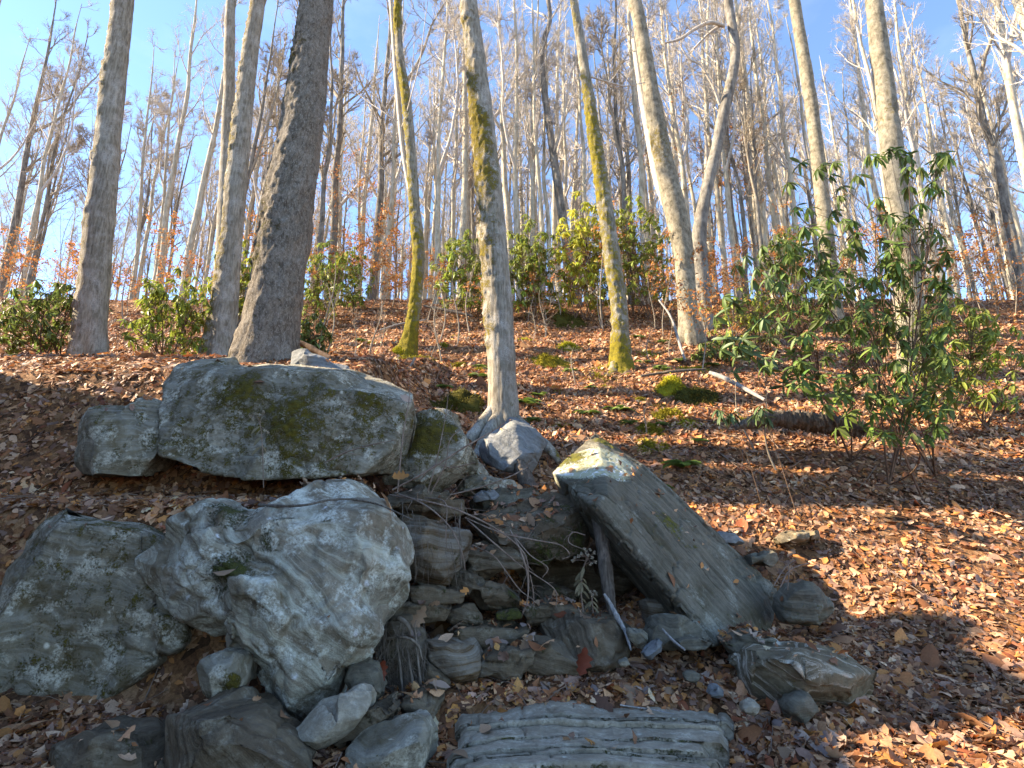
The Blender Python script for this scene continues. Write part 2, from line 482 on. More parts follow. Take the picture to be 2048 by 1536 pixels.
# ------------------------------------------------------------------ terrain
_pd = np.array([-60, 0, 2.5, 3.8, 4.6, 5.2, 5.7, 6.3, 7.0, 8, 9.2, 10, 12, 14, 17, 20, 23, 26, 32, 45, 70, 120, 400])
_pz = np.array([-1.5, -1.45, -1.42, -1.40, -1.31, -1.2, -1.05, -.74, -.24, .38, 1.2, 1.76, 3.0, 4.1, 5.8, 7.7, 9.45, 10.6, 12.2, 14.6, 18.5, 22, 20])
_fy = np.arange(-60, 400, 0.05)
_fz = np.interp(_fy, _pd, _pz)
_k = np.exp(-0.5 * (np.arange(-30, 31) * 0.05 / 0.35) ** 2); _k /= _k.sum()
_fz = np.convolve(np.pad(_fz, 30, 'edge'), _k, 'valid')

def ground(x, y):
    x = np.asarray(x, float); y = np.asarray(y, float)
    z = np.interp(y, _fy, _fz)
    # the bank on the left that carries the rough barked tree: a ledge above the pale boulder, then a step up
    lz = np.interp(y, [4.75, 5.35, 6.3, 7.5, 9.5, 16], [-1.3, 0.18, 0.34, 1.95, 2.55, 5.2])
    z = z + np.clip(lz - z, 0, 3) * ss(-1.35, -2.1, x) * ss(4.7, 5.0, y) * (1 - ss(9.5, 16, y))
    # unseen bank added left of the stream to shade the foreground
    z = z + 6.9 * ss(-6.9, -8.5, x) * (1 - ss(6.6, 7.8, y)) * ss(-40, -25, y)
    # pocket under the leaning slab and the ledge
    z = z - 0.75 * np.exp(-(((x - 0.75) / 0.75) ** 2 + ((y - 7.0) / 0.55) ** 2))
    z = z + 0.25 * ss(-0.2, -1.2, x) * ss(7.0, 8.5, y) * (1 - ss(9.5, 12, y))
    z = z - 0.42 * np.exp(-(((x - 2.85) / 0.75) ** 2 + ((y - 6.55) / 0.6) ** 2))
    # shallow bed that holds the layered slab
    z = z - 0.16 * ss(-0.75, -0.45, x) * (1 - ss(1.65, 1.9, x)) * ss(3.0, 3.2, y) * (1 - ss(4.7, 4.9, y))
    q = np.stack([x, y, np.zeros_like(x)], -1)
    hill = ss(8, 13, y)
    z = z + (0.035 + 0.22 * hill) * fbm(q * 0.9, 4, 0.5, 3) + 0.35 * ss(16, 30, y) * vnoise(q * 0.16, 11)
    z = z + 0.022 * fbm(q * 4.5, 3, 0.5, 5)
    return z + CZ

def warp_axis(n, half, fine):
    u = np.linspace(-1, 1, n)
    return half * np.sinh(fine * u) / math.sinh(fine)

gx = warp_axis(420, 320, 6.2)
gy = warp_axis(440, 330, 6.2) + 9.0
GX, GY = np.meshgrid(gx, gy, indexing='ij')
GZ = ground(GX, GY)
idx = np.arange(GX.size).reshape(GX.shape)
gF = np.stack([idx[:-1, :-1], idx[1:, :-1], idx[1:, 1:], idx[:-1, 1:]], -1).reshape(-1, 4)
g = obj('ground', mesh('ground', np.stack([GX, GY, GZ], -1).reshape(-1, 3), gF), M['ground'])
tag(g, 'wooded hillside and stream bank covered with brown leaf litter', None, None, 'structure')

# map of what lies on the ground, used to let leaves settle on it
HX0, HY0, HC = -9.0, 1.5, 0.035
HN, HM = int(18 / HC), int(14 / HC)
hx = HX0 + (np.arange(HN) + .5) * HC
hy = HY0 + (np.arange(HM) + .5) * HC
_a, _b = np.meshgrid(hx, hy, indexing='ij')
HMAP = ground(_a, _b)
HDEN = np.ones_like(HMAP)

def stamp(P, den):
    i = ((P[:, 0] - HX0) / HC).astype(int); j = ((P[:, 1] - HY0) / HC).astype(int)
    ok = (i >= 0) & (i < HN) & (j >= 0) & (j < HM)
    i, j, z = i[ok], j[ok], P[ok, 2]
    new = np.full_like(HMAP, -1e9)
    np.maximum.at(new, (i, j), z)
    up = new > HMAP
    HMAP[up] = new[up]; HDEN[up] = den

# ------------------------------------------------------------------ rocks
def blob(outline, D, bulge=0.25, depth=0.5, k=0.6, kb=0.65, tilt=0.0):
    """rock volume from its outline: the outline stands at D (more at the top by tilt), the front bulges towards the stream"""
    o = np.array([(p[0], p[1]) for p in outline], float)
    c = o.mean(0)
    h = max(1.0, np.ptp(o[:, 1]))
    pts = []
    def dd(y): return D + tilt * (c[1] - y) / h
    for i, p in enumerate(outline):
        d0 = p[2] if len(p) > 2 else dd(p[1])
        pts.append(at(p[0], p[1], d0))
        q = c + (o[i] - c) * k
        pts.append(at(q[0], q[1], dd(q[1]) - bulge))
        a = at(p[0], p[1], d0)
        cc = at(c[0], c[1], D)
        pts.append(cc + (a - cc) * 0.92 + np.array([0, depth * 0.6, 0]))
        pts.append(cc + (a - cc) * kb + np.array([0, depth, 0]))
    return np.array(pts)

def hull_mesh(hulls, vox):
    bm = bmesh.new()
    for pts in hulls:
        vs = [bm.verts.new(p) for p in pts]
        r = bmesh.ops.convex_hull(bm, input=vs)
        bad = [e for e in r['geom_interior'] if isinstance(e, bmesh.types.BMVert)]
        bad += [e for e in r['geom_unused'] if isinstance(e, bmesh.types.BMVert)]
        bmesh.ops.delete(bm, geom=list(set(bad)), context='VERTS')
    bmesh.ops.recalc_face_normals(bm, faces=bm.faces)
    me = bpy.data.meshes.new('hull')
    bm.to_mesh(me); bm.free()
    o = bpy.data.objects.new('hull', me)
    C.objects.link(o)
    md = o.modifiers.new('r', 'REMESH')
    md.mode = 'VOXEL'; md.voxel_size = vox; md.use_smooth_shade = True
    dg = bpy.context.evaluated_depsgraph_get()
    ev = o.evaluated_get(dg)
    em = ev.to_mesh()
    V = np.empty(len(em.vertices) * 3, np.float32); em.vertices.foreach_get('co', V); V = V.reshape(-1, 3).astype(float)
    E = np.empty(len(em.edges) * 2, np.int32); em.edges.foreach_get('vertices', E); E = E.reshape(-1, 2)
    L = np.empty(len(em.loops), np.int32); em.loops.foreach_get('vertex_index', L)
    tot = np.empty(len(em.polygons), np.int32); em.polygons.foreach_get('loop_total', tot)
    st = np.empty(len(em.polygons), np.int32); em.polygons.foreach_get('loop_start', st)
    Fl = []
    for k in (3, 4):
        w = st[tot == k]
        if len(w): Fl.append(L[w[:, None] + np.arange(k)])
    ev.to_mesh_clear()
    bpy.data.objects.remove(o); bpy.data.meshes.remove(me)
    return V, E, Fl

def laplace(V, E, it, f=0.5):
    deg = np.bincount(E.ravel(), minlength=len(V)).astype(float)[:, None] + 1e-9
    for _ in range(it):
        S = np.zeros_like(V)
        for k in range(3):
            S[:, k] = np.bincount(E[:, 0], V[E[:, 1], k], len(V)) + np.bincount(E[:, 1], V[E[:, 0], k], len(V))
        V = V + f * (S / deg - V)
    return V

def vnormals(V, Fl):
    N = np.zeros_like(V)
    for f in Fl:
        a = np.cross(V[f[:, 1]] - V[f[:, 0]], V[f[:, -1]] - V[f[:, 0]])
        for k in range(f.shape[1]):
            for c in range(3):
                N[:, c] += np.bincount(f[:, k], a[:, c], len(V))
    return unit(N)

ROCKS = []
def facet(V, E, Fl, m, blend, seed):
    """flatten the surface into m broken planes"""
    r = np.random.default_rng(seed + 1000)
    N = vnormals(V, Fl)
    c = V[r.choice(len(V), m, replace=False)]
    Vw = V + 0.05 * np.stack([vnoise(V * 5, seed + k) for k in range(3)], -1)
    best = np.full(len(V), 1e9); who = np.zeros(len(V), int)
    for k in range(m):
        d = ((Vw - c[k]) ** 2).sum(1)
        w = d < best
        best[w] = d[w]; who[w] = k
    for k in range(m):
        w = who == k
        if w.sum() < 4: continue
        n = unit(N[w].mean(0) + r.normal(0, 0.10, 3)); p = V[w].mean(0)
        V[w] += n * (blend * ((p - V[w]) @ n))[:, None]
    return V

def scallop(V, amp, scale, ax, seed):
    """hollows with crisp ridges between them; ax squeezes space so the hollows run lengthwise"""
    Q = (V + 0.22 * np.stack([fbm(V * 1.6, 2, 0.5, seed + 7 * k) for k in range(3)], -1)) @ ax.T * scale
    i = np.floor(Q).astype(np.int64)
    f1 = np.full(len(V), 9.0)
    for dx in (-1, 0, 1):
        for dy in (-1, 0, 1):
            for dz in (-1, 0, 1):
                c = i + np.array([dx, dy, dz])
                h = np.stack([_hash(c[:, 0], c[:, 1], c[:, 2], seed + k) for k in range(3)], -1)
                f1 = np.minimum(f1, ((c + h - Q) ** 2).sum(1))
    return amp * (np.clip(np.sqrt(f1), 0, 1.0) ** 1.6 - 0.45)

def rock(name, label, hulls, mat, vox=0.02, smooth=3, amp=0.03, freq=2.5, strata=None, moss=0.0, mossup=0.0, blobs=(),
         den=0.04, cat='rock', group=None, seed=None, fine=0.006, parent=None, mossh=0.010, fac=None, scal=None, crack=0.02, cf=1.5, crust=()):
    seed = len(ROCKS) * 13 + 5 if seed is None else seed
    ROCKS.append(name)
    if not isinstance(hulls, list): hulls = [hulls]
    V, E, Fl = hull_mesh(hulls, vox)
    V = laplace(V, E, smooth)
    ext = np.ptp(V, axis=0).max()
    if fac is None: fac = (int(np.clip(10 + 7 * ext, 10, 28)), 0.8)
    if fac[0]:
        V = facet(V, E, Fl, fac[0], fac[1], seed)
        V = laplace(V, E, 1)
    N = vnormals(V, Fl)
    d0 = scallop(V, scal[0], scal[1], np.array(scal[2], float), seed) if scal else 0.0
    d = d0 + amp * fbm(V * freq, 4, 0.5, seed) + amp * 0.5 * (np.abs(vnoise(V * freq * 1.7, seed + 9)) - 0.4)
    if strata:
        n, per, sa, notch, wamp, wfreq = strata
        n = np.array(n, float); n /= np.linalg.norm(n)
        s = V @ n + wamp * fbm(V * wfreq, 3, 0.5, seed + 31) + 0.12 * per * vnoise(V * 9, seed + 3)
        q = s / per + 0.35 * vnoise(np.stack([s / per * 0.6, s * 0, s * 0], -1), seed + 2)
        lay = np.floor(q); fr = q - lay
        hsh = _hash(lay.astype(np.int64), lay.astype(np.int64) * 0, lay.astype(np.int64) * 0, seed)
        # a layer fades in and out along the rock
        act = ss(-0.35, 0.25, vnoise(V * (0.9 / max(per * 3, .2)), seed + 77))
        edge = np.minimum(fr, 1 - fr)
        d = d + sa * (hsh - 0.5) * ss(0.0, 0.12, edge) * (0.4 + 0.6 * act) - notch * np.exp(-(edge / 0.07) ** 2) * act * (0.3 + hsh)
    else:
        s = V[:, 2] + 0.15 * fbm(V * 2, 3, 0.5, seed)
    Vq = V * cf + 0.5 * np.stack([fbm(V * 3, 3, 0.5, seed + 81 + k) for k in range(3)], -1)
    ck = np.exp(-(vnoise(Vq, seed + 90) / 0.05) ** 2) * ss(-0.1, 0.3, vnoise(V * 1.1, seed + 95))
    ck = ck + 0.7 * np.exp(-(vnoise(Vq * 1.9, seed + 91) / 0.06) ** 2) * ss(0.0, 0.4, vnoise(V * 1.5, seed + 96))
    d = d - crack * ck
    V2 = V + N * d[:, None]
    V2 += N * (fine * fbm(V * 16, 3, 0.6, seed + 51))[:, None]
    N2 = vnormals(V2, Fl)
    mo = np.full(len(V), moss, float) + mossup * np.clip(N2[:, 2], 0, 1) ** 1.5 * (0.6 + 0.6 * vnoise(V * 1.8, seed + 61))
    for c, r, st in blobs:
        mo += st * np.exp(-(np.linalg.norm(V2 - np.asarray(c), axis=1) / r) ** 2)
    mo += 0.16 * fbm(V * 5, 3, 0.5, seed + 15)
    V2 += N2 * (mossh * ss(0.35, 0.7, mo) * (0.6 + 0.7 * vnoise(V * 26, seed + 8)))[:, None]
    org = np.array([V2[:, 0].mean(), V2[:, 1].mean(), V2[:, 2].min()])
    stamp(V2, den)
    cu = np.zeros(len(V2))
    for c, r, st in crust:
        cu += st * np.exp(-(np.linalg.norm(V2 - np.asarray(c), axis=1) / r) ** 4)
    me = mesh(name, V2 - org, Fl, True, {'moss': mo, 'strat': s - s.min(), 'crust': cu})
    if parent is not None:
        o = obj(name, me, M[mat], parent)
        o.location = org - np.array(parent.location)
        return o
    o = obj(name, me, M[mat], None, org)
    return tag(o, label, cat, group)

def B(px, py, rpx, D, s):
    return (at(px, py, D), pxm(rpx, D), s)

# the big pale boulder at the stream
h1 = blob([(690, 970, 5.05), (775, 1000), (808, 1065), (826, 1130), (806, 1195), (760, 1265), (700, 1310), (560, 1330), (455, 1290), (330, 1250), (250, 1130), (330, 1035), (500, 1030), (560, 985)], 4.75, 0.45, 0.85, 0.62, tilt=0.15)
h2 = blob([(760, 1255), (735, 1330), (690, 1400), (620, 1445), (550, 1462), (515, 1405), (530, 1330), (480, 1250), (600, 1200), (740, 1190)], 4.45, 0.28, 0.75, 0.6)
h3 = blob([(600, 1240), (575, 1345), (510, 1350), (452, 1320), (405, 1225), (440, 1130), (560, 1140)], 4.42, 0.3, 0.6, 0.7)
rock('pale_boulder', 'large pale grey boulder with scalloped flowing bands overhanging the stream bank', [h1, h2, h3], 'pale_rock', 0.017, 6, 0.06, 1.9, fac=(26, 0.25), scal=(0.22, 1.75, [[0.5, 0, -0.45], [0, 0.7, 0], [0.95, 0, 1.3]]), crack=0.03,
     strata=((0.55, 0.1, 0.85), 0.20, 0.05, 0.03, 0.30, 1.1), moss=-0.02, mossup=0.2,
     blobs=[B(470, 1040, 60, 4.8, .8), B(560, 1080, 35, 4.5, .7), B(455, 1150, 45, 4.3, .8), B(800, 1190, 30, 4.6, .6), B(740, 1270, 30, 4.4, .4), B(620, 1230, 40, 4.2, .35)], den=0.01, cat='boulder', seed=71)
rock('boulder', 'grey boulder with a mossy flank beyond the pale banded boulder', blob([(-60, 1120), (60, 1030), (300, 1040), (400, 1130), (390, 1330), (240, 1420), (-20, 1400), (-90, 1260)], 5.1, 0.3, 0.9, 0.85), 'mossy_rock', 0.022, 1, 0.05, 1.8, fac=(10, 0.85), strata=((0.2, -0.1, 1), 0.35, 0.05, 0.03, 0.08, 1.2), moss=0.3, mossup=0.3, den=0.02, cat='boulder')

# the long mossy boulder above it
tb = [at(*p) for p in ((350, 728, 6.7), (400, 718, 6.95), (470, 712, 7.0), (560, 711, 7.0), (690, 732, 6.95), (790, 766, 6.85), (840, 790, 6.7),
      (320, 790, 6.2), (380, 760, 6.15), (470, 745, 6.12), (560, 742, 6.12), (690, 766, 6.1), (815, 806, 6.1),
      (750, 980, 5.75), (640, 972, 5.72), (520, 964, 5.72), (400, 944, 5.75), (315, 915, 5.8), (800, 925, 5.85), (830, 850, 6.1), (842, 832, 6.5))]
tb += [p + np.array([0, 0.25, -0.9]) for p in tb[0:7]]
rock('mossy_boulder', 'long grey boulder blotched with brown moss and white lichen below the rough barked tree', [np.array(tb)], 'mossy_rock', 0.019, 1, 0.03, 1.8, fac=(9, 0.35), crack=0.03, fine=0.010, mossh=0.03,
     strata=((0.16, -0.15, 1), 0.42, 0.022, 0.012, 0.05, 1.2), moss=0.36, mossup=-0.15,
     blobs=[B(600, 790, 55, 5.7, .45), B(560, 850, 65, 5.6, .42), B(500, 800, 60, 5.7, .35), B(745, 790, 40, 5.9, .55), B(620, 900, 45, 5.5, .3), B(470, 780, 40, 6, .4)], den=0.01, cat='boulder', seed=11)
rock('boulder', 'dark mossy boulder wedged against the lichen blotched long boulder', blob([(780, 836), (850, 824), (905, 832), (925, 850), (952, 900), (952, 945), (850, 978), (770, 972), (765, 900)], 6.7, 0.25, 0.7, 0.85, tilt=0.4), 'mossy_rock', 0.017, 1, 0.03, 2.2, fac=(8, 0.6), crack=0.025,
     strata=((0.1, -0.1, 1), 0.3, 0.02, 0.012, 0.04, 1.4), moss=0.3, blobs=[B(845, 880, 46, 6.5, .6), B(880, 860, 30, 6.5, .4)], den=0.02, cat='boulder')
rock('flat_stone', 'thin blue grey stone lying against the foot of the rough barked tree', blob([(578, 700), (600, 697), (650, 715), (720, 745), (790, 780), (700, 790), (585, 740)], 7.3, 0.12, 0.35, 0.8), 'blue_rock', 0.02, 2, 0.02, 2.5, moss=-0.1, den=0.02)
rock('boulder', 'lichen crusted boulder beside the tree foot on the bank', blob([(130, 840), (240, 800), (330, 810), (330, 930), (240, 965), (120, 930)], 6.2, 0.25, 0.7, 0.85), 'mossy_rock', 0.024, 1, 0.04, 2, fac=(8, 0.8), moss=0.25, mossup=0.3, den=0.05, cat='boulder')

# boulder at the roots of the middle tree
rock('boulder', 'blue grey cracked boulder at the roots of the patchy trunk', [blob([(1035, 832), (1060, 850), (1086, 872), (1083, 905), (1060, 942), (1010, 950), (985, 930), (948, 897), (985, 868)], 7.95, 0.30, 0.45, 0.75, tilt=0.3)], 'blue_rock', 0.015, 1, 0.03, 2.6, fac=(12, 0.85),
     strata=((0.5, -0.3, 0.8), 0.22, 0.02, 0.012, 0.05, 1.5), moss=-0.1, blobs=[B(975, 925, 24, 8.0, .8), B(1060, 875, 16, 8, .5)], den=0.02, cat='boulder')

# leaning slab
P0, P1, P2, P3, P4, P5, P6, P7 = [at(*a) for a in ((1103, 943, 6.6), (1192, 864, 7.3), (1288, 930, 7.0), (1556, 1176, 6.75), (1548, 1262, 6.35), (1428, 1292, 5.45), (1188, 1014, 5.65), (1216, 986, 5.83))]
bk = [P0 + np.array([0.15, 0.08, -0.42]), P1 + np.array([0.3, 0.15, -0.6]), P2 + np.array([-0.05, 0.3, -0.6]), P3 + np.array([-0.25, 0.3, -0.45]), P5 + np.array([-0.05, 0.55, -0.12]), P6 + np.array([0.08, 0.55, -0.2])]
slabN = np.cross(P3 - P2, P6 - P2); slabN /= np.linalg.norm(slabN)
slabL = unit(P5 - P6)
rock('leaning_slab', 'long dark grey stone slab leaning across the rocks with a sunlit mossy end', [np.array([P0, P1, P2, P3, P4, P5, P6, P7] + bk)], 'slab_rock', 0.015, 1, 0.014, 2.2, crack=0.034, cf=0.9,
     strata=(np.cross(slabL, slabN), 0.17, 0.022, 0.045, 0.06, 0.8), moss=0.08, fac=(0, 0),
     blobs=[B(1140, 930, 38, 6.8, .7), B(1210, 885, 34, 7.1, .6), B(1185, 940, 60, 6.6, .2), B(1335, 1040, 34, 6.2, .5), B(1290, 1080, 26, 6.0, .5), B(1400, 1080, 50, 6.1, .25)], den=0.05, cat='stone slab', seed=23, fine=0.006, crust=[B(1190, 925, 75, 6.55, 1.2), B(1130, 935, 40, 6.6, .6), B(1245, 925, 40, 6.8, .6)])

# ledges in the middle
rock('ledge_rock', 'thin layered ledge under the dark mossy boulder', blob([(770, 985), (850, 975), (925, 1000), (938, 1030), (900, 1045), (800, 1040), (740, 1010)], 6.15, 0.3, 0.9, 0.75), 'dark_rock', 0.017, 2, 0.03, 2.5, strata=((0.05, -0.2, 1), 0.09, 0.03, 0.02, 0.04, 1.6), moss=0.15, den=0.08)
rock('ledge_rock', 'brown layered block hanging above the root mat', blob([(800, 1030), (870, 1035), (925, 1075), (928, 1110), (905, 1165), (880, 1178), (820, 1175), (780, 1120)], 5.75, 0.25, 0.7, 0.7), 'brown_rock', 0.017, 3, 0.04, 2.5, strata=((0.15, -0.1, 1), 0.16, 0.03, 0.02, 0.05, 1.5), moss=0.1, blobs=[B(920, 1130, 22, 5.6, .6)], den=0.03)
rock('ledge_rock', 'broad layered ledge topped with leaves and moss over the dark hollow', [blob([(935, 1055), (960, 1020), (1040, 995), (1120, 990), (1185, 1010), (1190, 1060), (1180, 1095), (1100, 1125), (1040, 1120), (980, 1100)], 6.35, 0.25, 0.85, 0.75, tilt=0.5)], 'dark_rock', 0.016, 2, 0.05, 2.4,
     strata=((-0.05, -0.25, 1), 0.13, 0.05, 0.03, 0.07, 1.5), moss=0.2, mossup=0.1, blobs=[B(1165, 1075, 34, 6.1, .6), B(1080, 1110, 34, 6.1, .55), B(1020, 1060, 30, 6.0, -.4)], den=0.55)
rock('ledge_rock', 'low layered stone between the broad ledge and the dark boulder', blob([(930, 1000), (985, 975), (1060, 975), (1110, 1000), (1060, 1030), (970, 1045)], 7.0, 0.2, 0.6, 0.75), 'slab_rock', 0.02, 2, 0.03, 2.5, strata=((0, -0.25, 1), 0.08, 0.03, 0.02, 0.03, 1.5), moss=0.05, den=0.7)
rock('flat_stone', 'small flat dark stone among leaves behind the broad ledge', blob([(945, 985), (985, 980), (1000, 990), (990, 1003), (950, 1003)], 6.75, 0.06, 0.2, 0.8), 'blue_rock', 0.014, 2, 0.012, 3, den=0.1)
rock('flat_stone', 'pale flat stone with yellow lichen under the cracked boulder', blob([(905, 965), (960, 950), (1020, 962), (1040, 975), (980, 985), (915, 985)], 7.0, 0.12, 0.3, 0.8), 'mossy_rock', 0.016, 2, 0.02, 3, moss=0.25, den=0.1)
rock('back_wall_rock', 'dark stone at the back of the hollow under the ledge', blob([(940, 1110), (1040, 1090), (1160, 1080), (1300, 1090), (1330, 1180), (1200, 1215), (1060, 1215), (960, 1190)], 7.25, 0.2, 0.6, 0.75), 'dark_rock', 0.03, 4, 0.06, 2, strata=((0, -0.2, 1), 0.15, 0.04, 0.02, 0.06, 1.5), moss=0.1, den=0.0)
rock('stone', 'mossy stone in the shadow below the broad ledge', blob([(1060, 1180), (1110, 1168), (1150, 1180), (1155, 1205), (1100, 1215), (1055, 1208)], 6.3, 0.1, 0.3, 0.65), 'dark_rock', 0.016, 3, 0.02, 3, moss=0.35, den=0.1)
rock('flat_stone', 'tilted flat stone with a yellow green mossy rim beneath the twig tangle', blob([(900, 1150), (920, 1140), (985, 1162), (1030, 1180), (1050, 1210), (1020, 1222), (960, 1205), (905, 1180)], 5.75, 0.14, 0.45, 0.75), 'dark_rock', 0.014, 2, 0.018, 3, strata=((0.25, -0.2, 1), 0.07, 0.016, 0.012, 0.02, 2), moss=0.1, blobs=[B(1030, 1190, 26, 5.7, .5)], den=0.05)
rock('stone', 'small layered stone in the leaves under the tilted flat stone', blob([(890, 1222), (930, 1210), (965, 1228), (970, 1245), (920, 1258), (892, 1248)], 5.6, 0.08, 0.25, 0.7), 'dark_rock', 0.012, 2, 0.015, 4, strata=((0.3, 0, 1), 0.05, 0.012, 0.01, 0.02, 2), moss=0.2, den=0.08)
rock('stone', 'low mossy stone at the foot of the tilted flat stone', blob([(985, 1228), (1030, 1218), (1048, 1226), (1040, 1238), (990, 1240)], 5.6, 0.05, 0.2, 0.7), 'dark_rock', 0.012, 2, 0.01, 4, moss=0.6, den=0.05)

# rocks of the stream bed
rock('brown_stone', 'rusty brown angular stone beside the root mat', [blob([(848, 1282), (915, 1280), (950, 1300), (963, 1335), (958, 1362), (915, 1372), (880, 1350), (850, 1322)], 5.15, 0.16, 0.5, 0.72)], 'brown_rock', 0.014, 2, 0.02, 3, moss=-0.05, den=0.02)
rock('stone', 'dark wedge stone leaning under the rusty brown stone', blob([(848, 1322), (872, 1335), (905, 1368), (885, 1385), (845, 1380), (835, 1350)], 5.0, 0.1, 0.3, 0.7), 'dark_rock', 0.013, 2, 0.015, 3.5, moss=0.1, den=0.02)
rock('stone', 'wet dark layered stone next to the rusty brown stone', blob([(940, 1315), (1000, 1298), (1080, 1302), (1085, 1335), (1030, 1362), (950, 1362)], 5.2, 0.12, 0.45, 0.85), 'dark_rock', 0.013, 1, 0.02, 3, fac=(6, .5), strata=((0.1, -0.35, 1), 0.055, 0.035, 0.022, 0.03, 2), moss=-0.05, den=0.4)
rock('stone', 'dark layered stone leaning on the folded brown rock', blob([(1025, 1305), (1070, 1272), (1120, 1290), (1168, 1325), (1165, 1350), (1085, 1358), (1035, 1348)], 5.25, 0.12, 0.5, 0.85), 'dark_rock', 0.013, 1, 0.022, 3, fac=(6, .5), strata=((0.3, -0.35, 1), 0.06, 0.035, 0.022, 0.03, 2), moss=0.05, blobs=[B(1075, 1285, 20, 5.1, .5)], den=0.08)
rock('folded_rock', 'brown folded rock rising from the leaves before the hollow', [blob([(1075, 1245), (1150, 1226), (1225, 1234), (1262, 1265), (1268, 1305), (1248, 1340), (1190, 1352), (1145, 1338), (1095, 1300)], 5.55, 0.28, 0.6, 0.78, tilt=0.3)], 'dark_rock', 0.014, 1, 0.045, 2.6, fac=(7, .6), strata=((0.5, -0.5, 0.8), 0.11, 0.035, 0.022, 0.10, 2.2), moss=0.1, blobs=[B(1180, 1270, 18, 5.2, .5), B(1210, 1285, 14, 5.2, .5)], den=0.10)
rock('stone', 'upright brown stone inside the hollow below the leaning slab', blob([(1282, 1200), (1300, 1195), (1352, 1210), (1358, 1225), (1335, 1250), (1290, 1255)], 5.95, 0.1, 0.3, 0.75), 'brown_rock', 0.013, 1, 0.015, 3, moss=-0.2, den=0.02)
rock('stone', 'grey sloping stone set below the leaning slab', [blob([(1295, 1255), (1310, 1232), (1365, 1232), (1415, 1265), (1418, 1280), (1380, 1290), (1330, 1302), (1292, 1285)], 5.45, 0.12, 0.4, 0.75, tilt=0.15)], 'slab_rock', 0.012, 1, 0.014, 3, moss=-0.1, den=0.02)
rock('flat_stone', 'thin layered stone lying under the grey sloping stone', blob([(1345, 1283), (1380, 1277), (1422, 1282), (1424, 1296), (1385, 1302), (1348, 1296)], 5.25, 0.05, 0.25, 0.85), 'slab_rock', 0.009, 1, 0.012, 4, strata=((0.05, 0, 1), 0.03, 0.012, 0.01, 0.01, 2), moss=-0.1, den=0.02)
rock('stone', 'small ribbed stone beside the folded brown rock', blob([(1256, 1262), (1280, 1256), (1298, 1275), (1298, 1292), (1282, 1300), (1260, 1282)], 5.4, 0.06, 0.2, 0.72), 'mossy_rock', 0.010, 1, 0.012, 4, strata=((0.7, 0, 0.7), 0.035, 0.01, 0.008, 0.01, 2), moss=-0.1, den=0.02)
rock('blue_stone', 'pointed blue grey stone standing in the leaves before the hollow', blob([(1284, 1308), (1296, 1294), (1316, 1288), (1322, 1277), (1327, 1284), (1326, 1302), (1308, 1316), (1290, 1322)], 5.2, 0.06, 0.16, 0.7), 'blue_rock', 0.009, 1, 0.008, 4, moss=-0.2, den=0.02)
rock('cobble', 'small pale cobble at the foot of the folded brown rock', blob([(1236, 1322), (1258, 1318), (1262, 1330), (1246, 1336), (1236, 1332)], 5.1, 0.04, 0.1, 0.7), 'mossy_rock', 0.008, 3, 0.006, 5, moss=-0.2, den=0.0)
rock('cobble', 'dark rounded cobble half sunk in the leaf litter', blob([(1368, 1348), (1385, 1342), (1402, 1348), (1402, 1362), (1385, 1368), (1370, 1362)], 4.9, 0.06, 0.12, 0.7), 'slab_rock', 0.009, 4, 0.006, 5, moss=-0.1, den=0.0)
rock('cobble', 'blue grey triangular cobble in the leaf litter', blob([(1415, 1385), (1432, 1366), (1448, 1382), (1448, 1394), (1425, 1396)], 4.75, 0.05, 0.12, 0.7), 'blue_rock', 0.008, 2, 0.006, 5, moss=-0.2, den=0.0)
rock('banded_rock', 'rounded rock with white curved bands and moss in the leaf litter', [blob([(1465, 1345), (1510, 1305), (1580, 1292), (1680, 1300), (1760, 1350), (1740, 1410), (1640, 1425), (1545, 1410), (1490, 1370)], 4.85, 0.25, 0.6, 0.65)], 'band_rock', 0.015, 4, 0.03, 2.4, strata=((0.1, -0.75, 0.65), 0.07, 0.02, 0.012, 0.05, 1.4), moss=0.02, blobs=[B(1565, 1385, 28, 4.6, .6)], den=0.08)
rock('cobble', 'pale layered cobble between the banded rock and the slab', blob([(1486, 1408), (1510, 1404), (1524, 1415), (1515, 1430), (1488, 1428)], 4.55, 0.05, 0.14, 0.75), 'layer_rock', 0.009, 2, 0.008, 5, den=0.0)
rock('cobble', 'grey stone at the lower side of the banded rock', blob([(1575, 1395), (1620, 1390), (1640, 1420), (1610, 1450), (1572, 1440)], 4.5, 0.08, 0.2, 0.7), 'slab_rock', 0.012, 3, 0.012, 4, den=0.02)
rock('stone', 'blocky stone on the leafy slope behind the leaning slab', blob([(1492, 1112), (1550, 1102), (1558, 1120), (1545, 1132), (1500, 1132)], 6.7, 0.06, 0.25, 0.8), 'slab_rock', 0.013, 1, 0.012, 3, den=0.1)
rock('stone', 'rounded grey stone past the low end of the leaning slab', blob([(1562, 1195), (1590, 1168), (1640, 1170), (1670, 1215), (1640, 1255), (1570, 1245)], 6.05, 0.15, 0.35, 0.65), 'slab_rock', 0.016, 3, 0.03, 3, strata=((0, -.2, 1), 0.08, 0.02, 0.01, 0.03, 2), moss=0.1, den=0.05)
rock('stone', 'long pale stone on the sunny leaf slope', blob([(1548, 1075), (1590, 1062), (1640, 1060), (1650, 1075), (1600, 1085), (1555, 1088)], 7.1, 0.08, 0.25, 0.8), 'band_rock', 0.014, 2, 0.015, 3, den=0.08)
rock('cobble', 'pale stone lying in the litter behind the leaning slab', blob([(1430, 1062), (1470, 1066), (1492, 1085), (1470, 1092), (1435, 1080)], 6.9, 0.06, 0.2, 0.75), 'blue_rock', 0.012, 2, 0.012, 3, den=0.1)

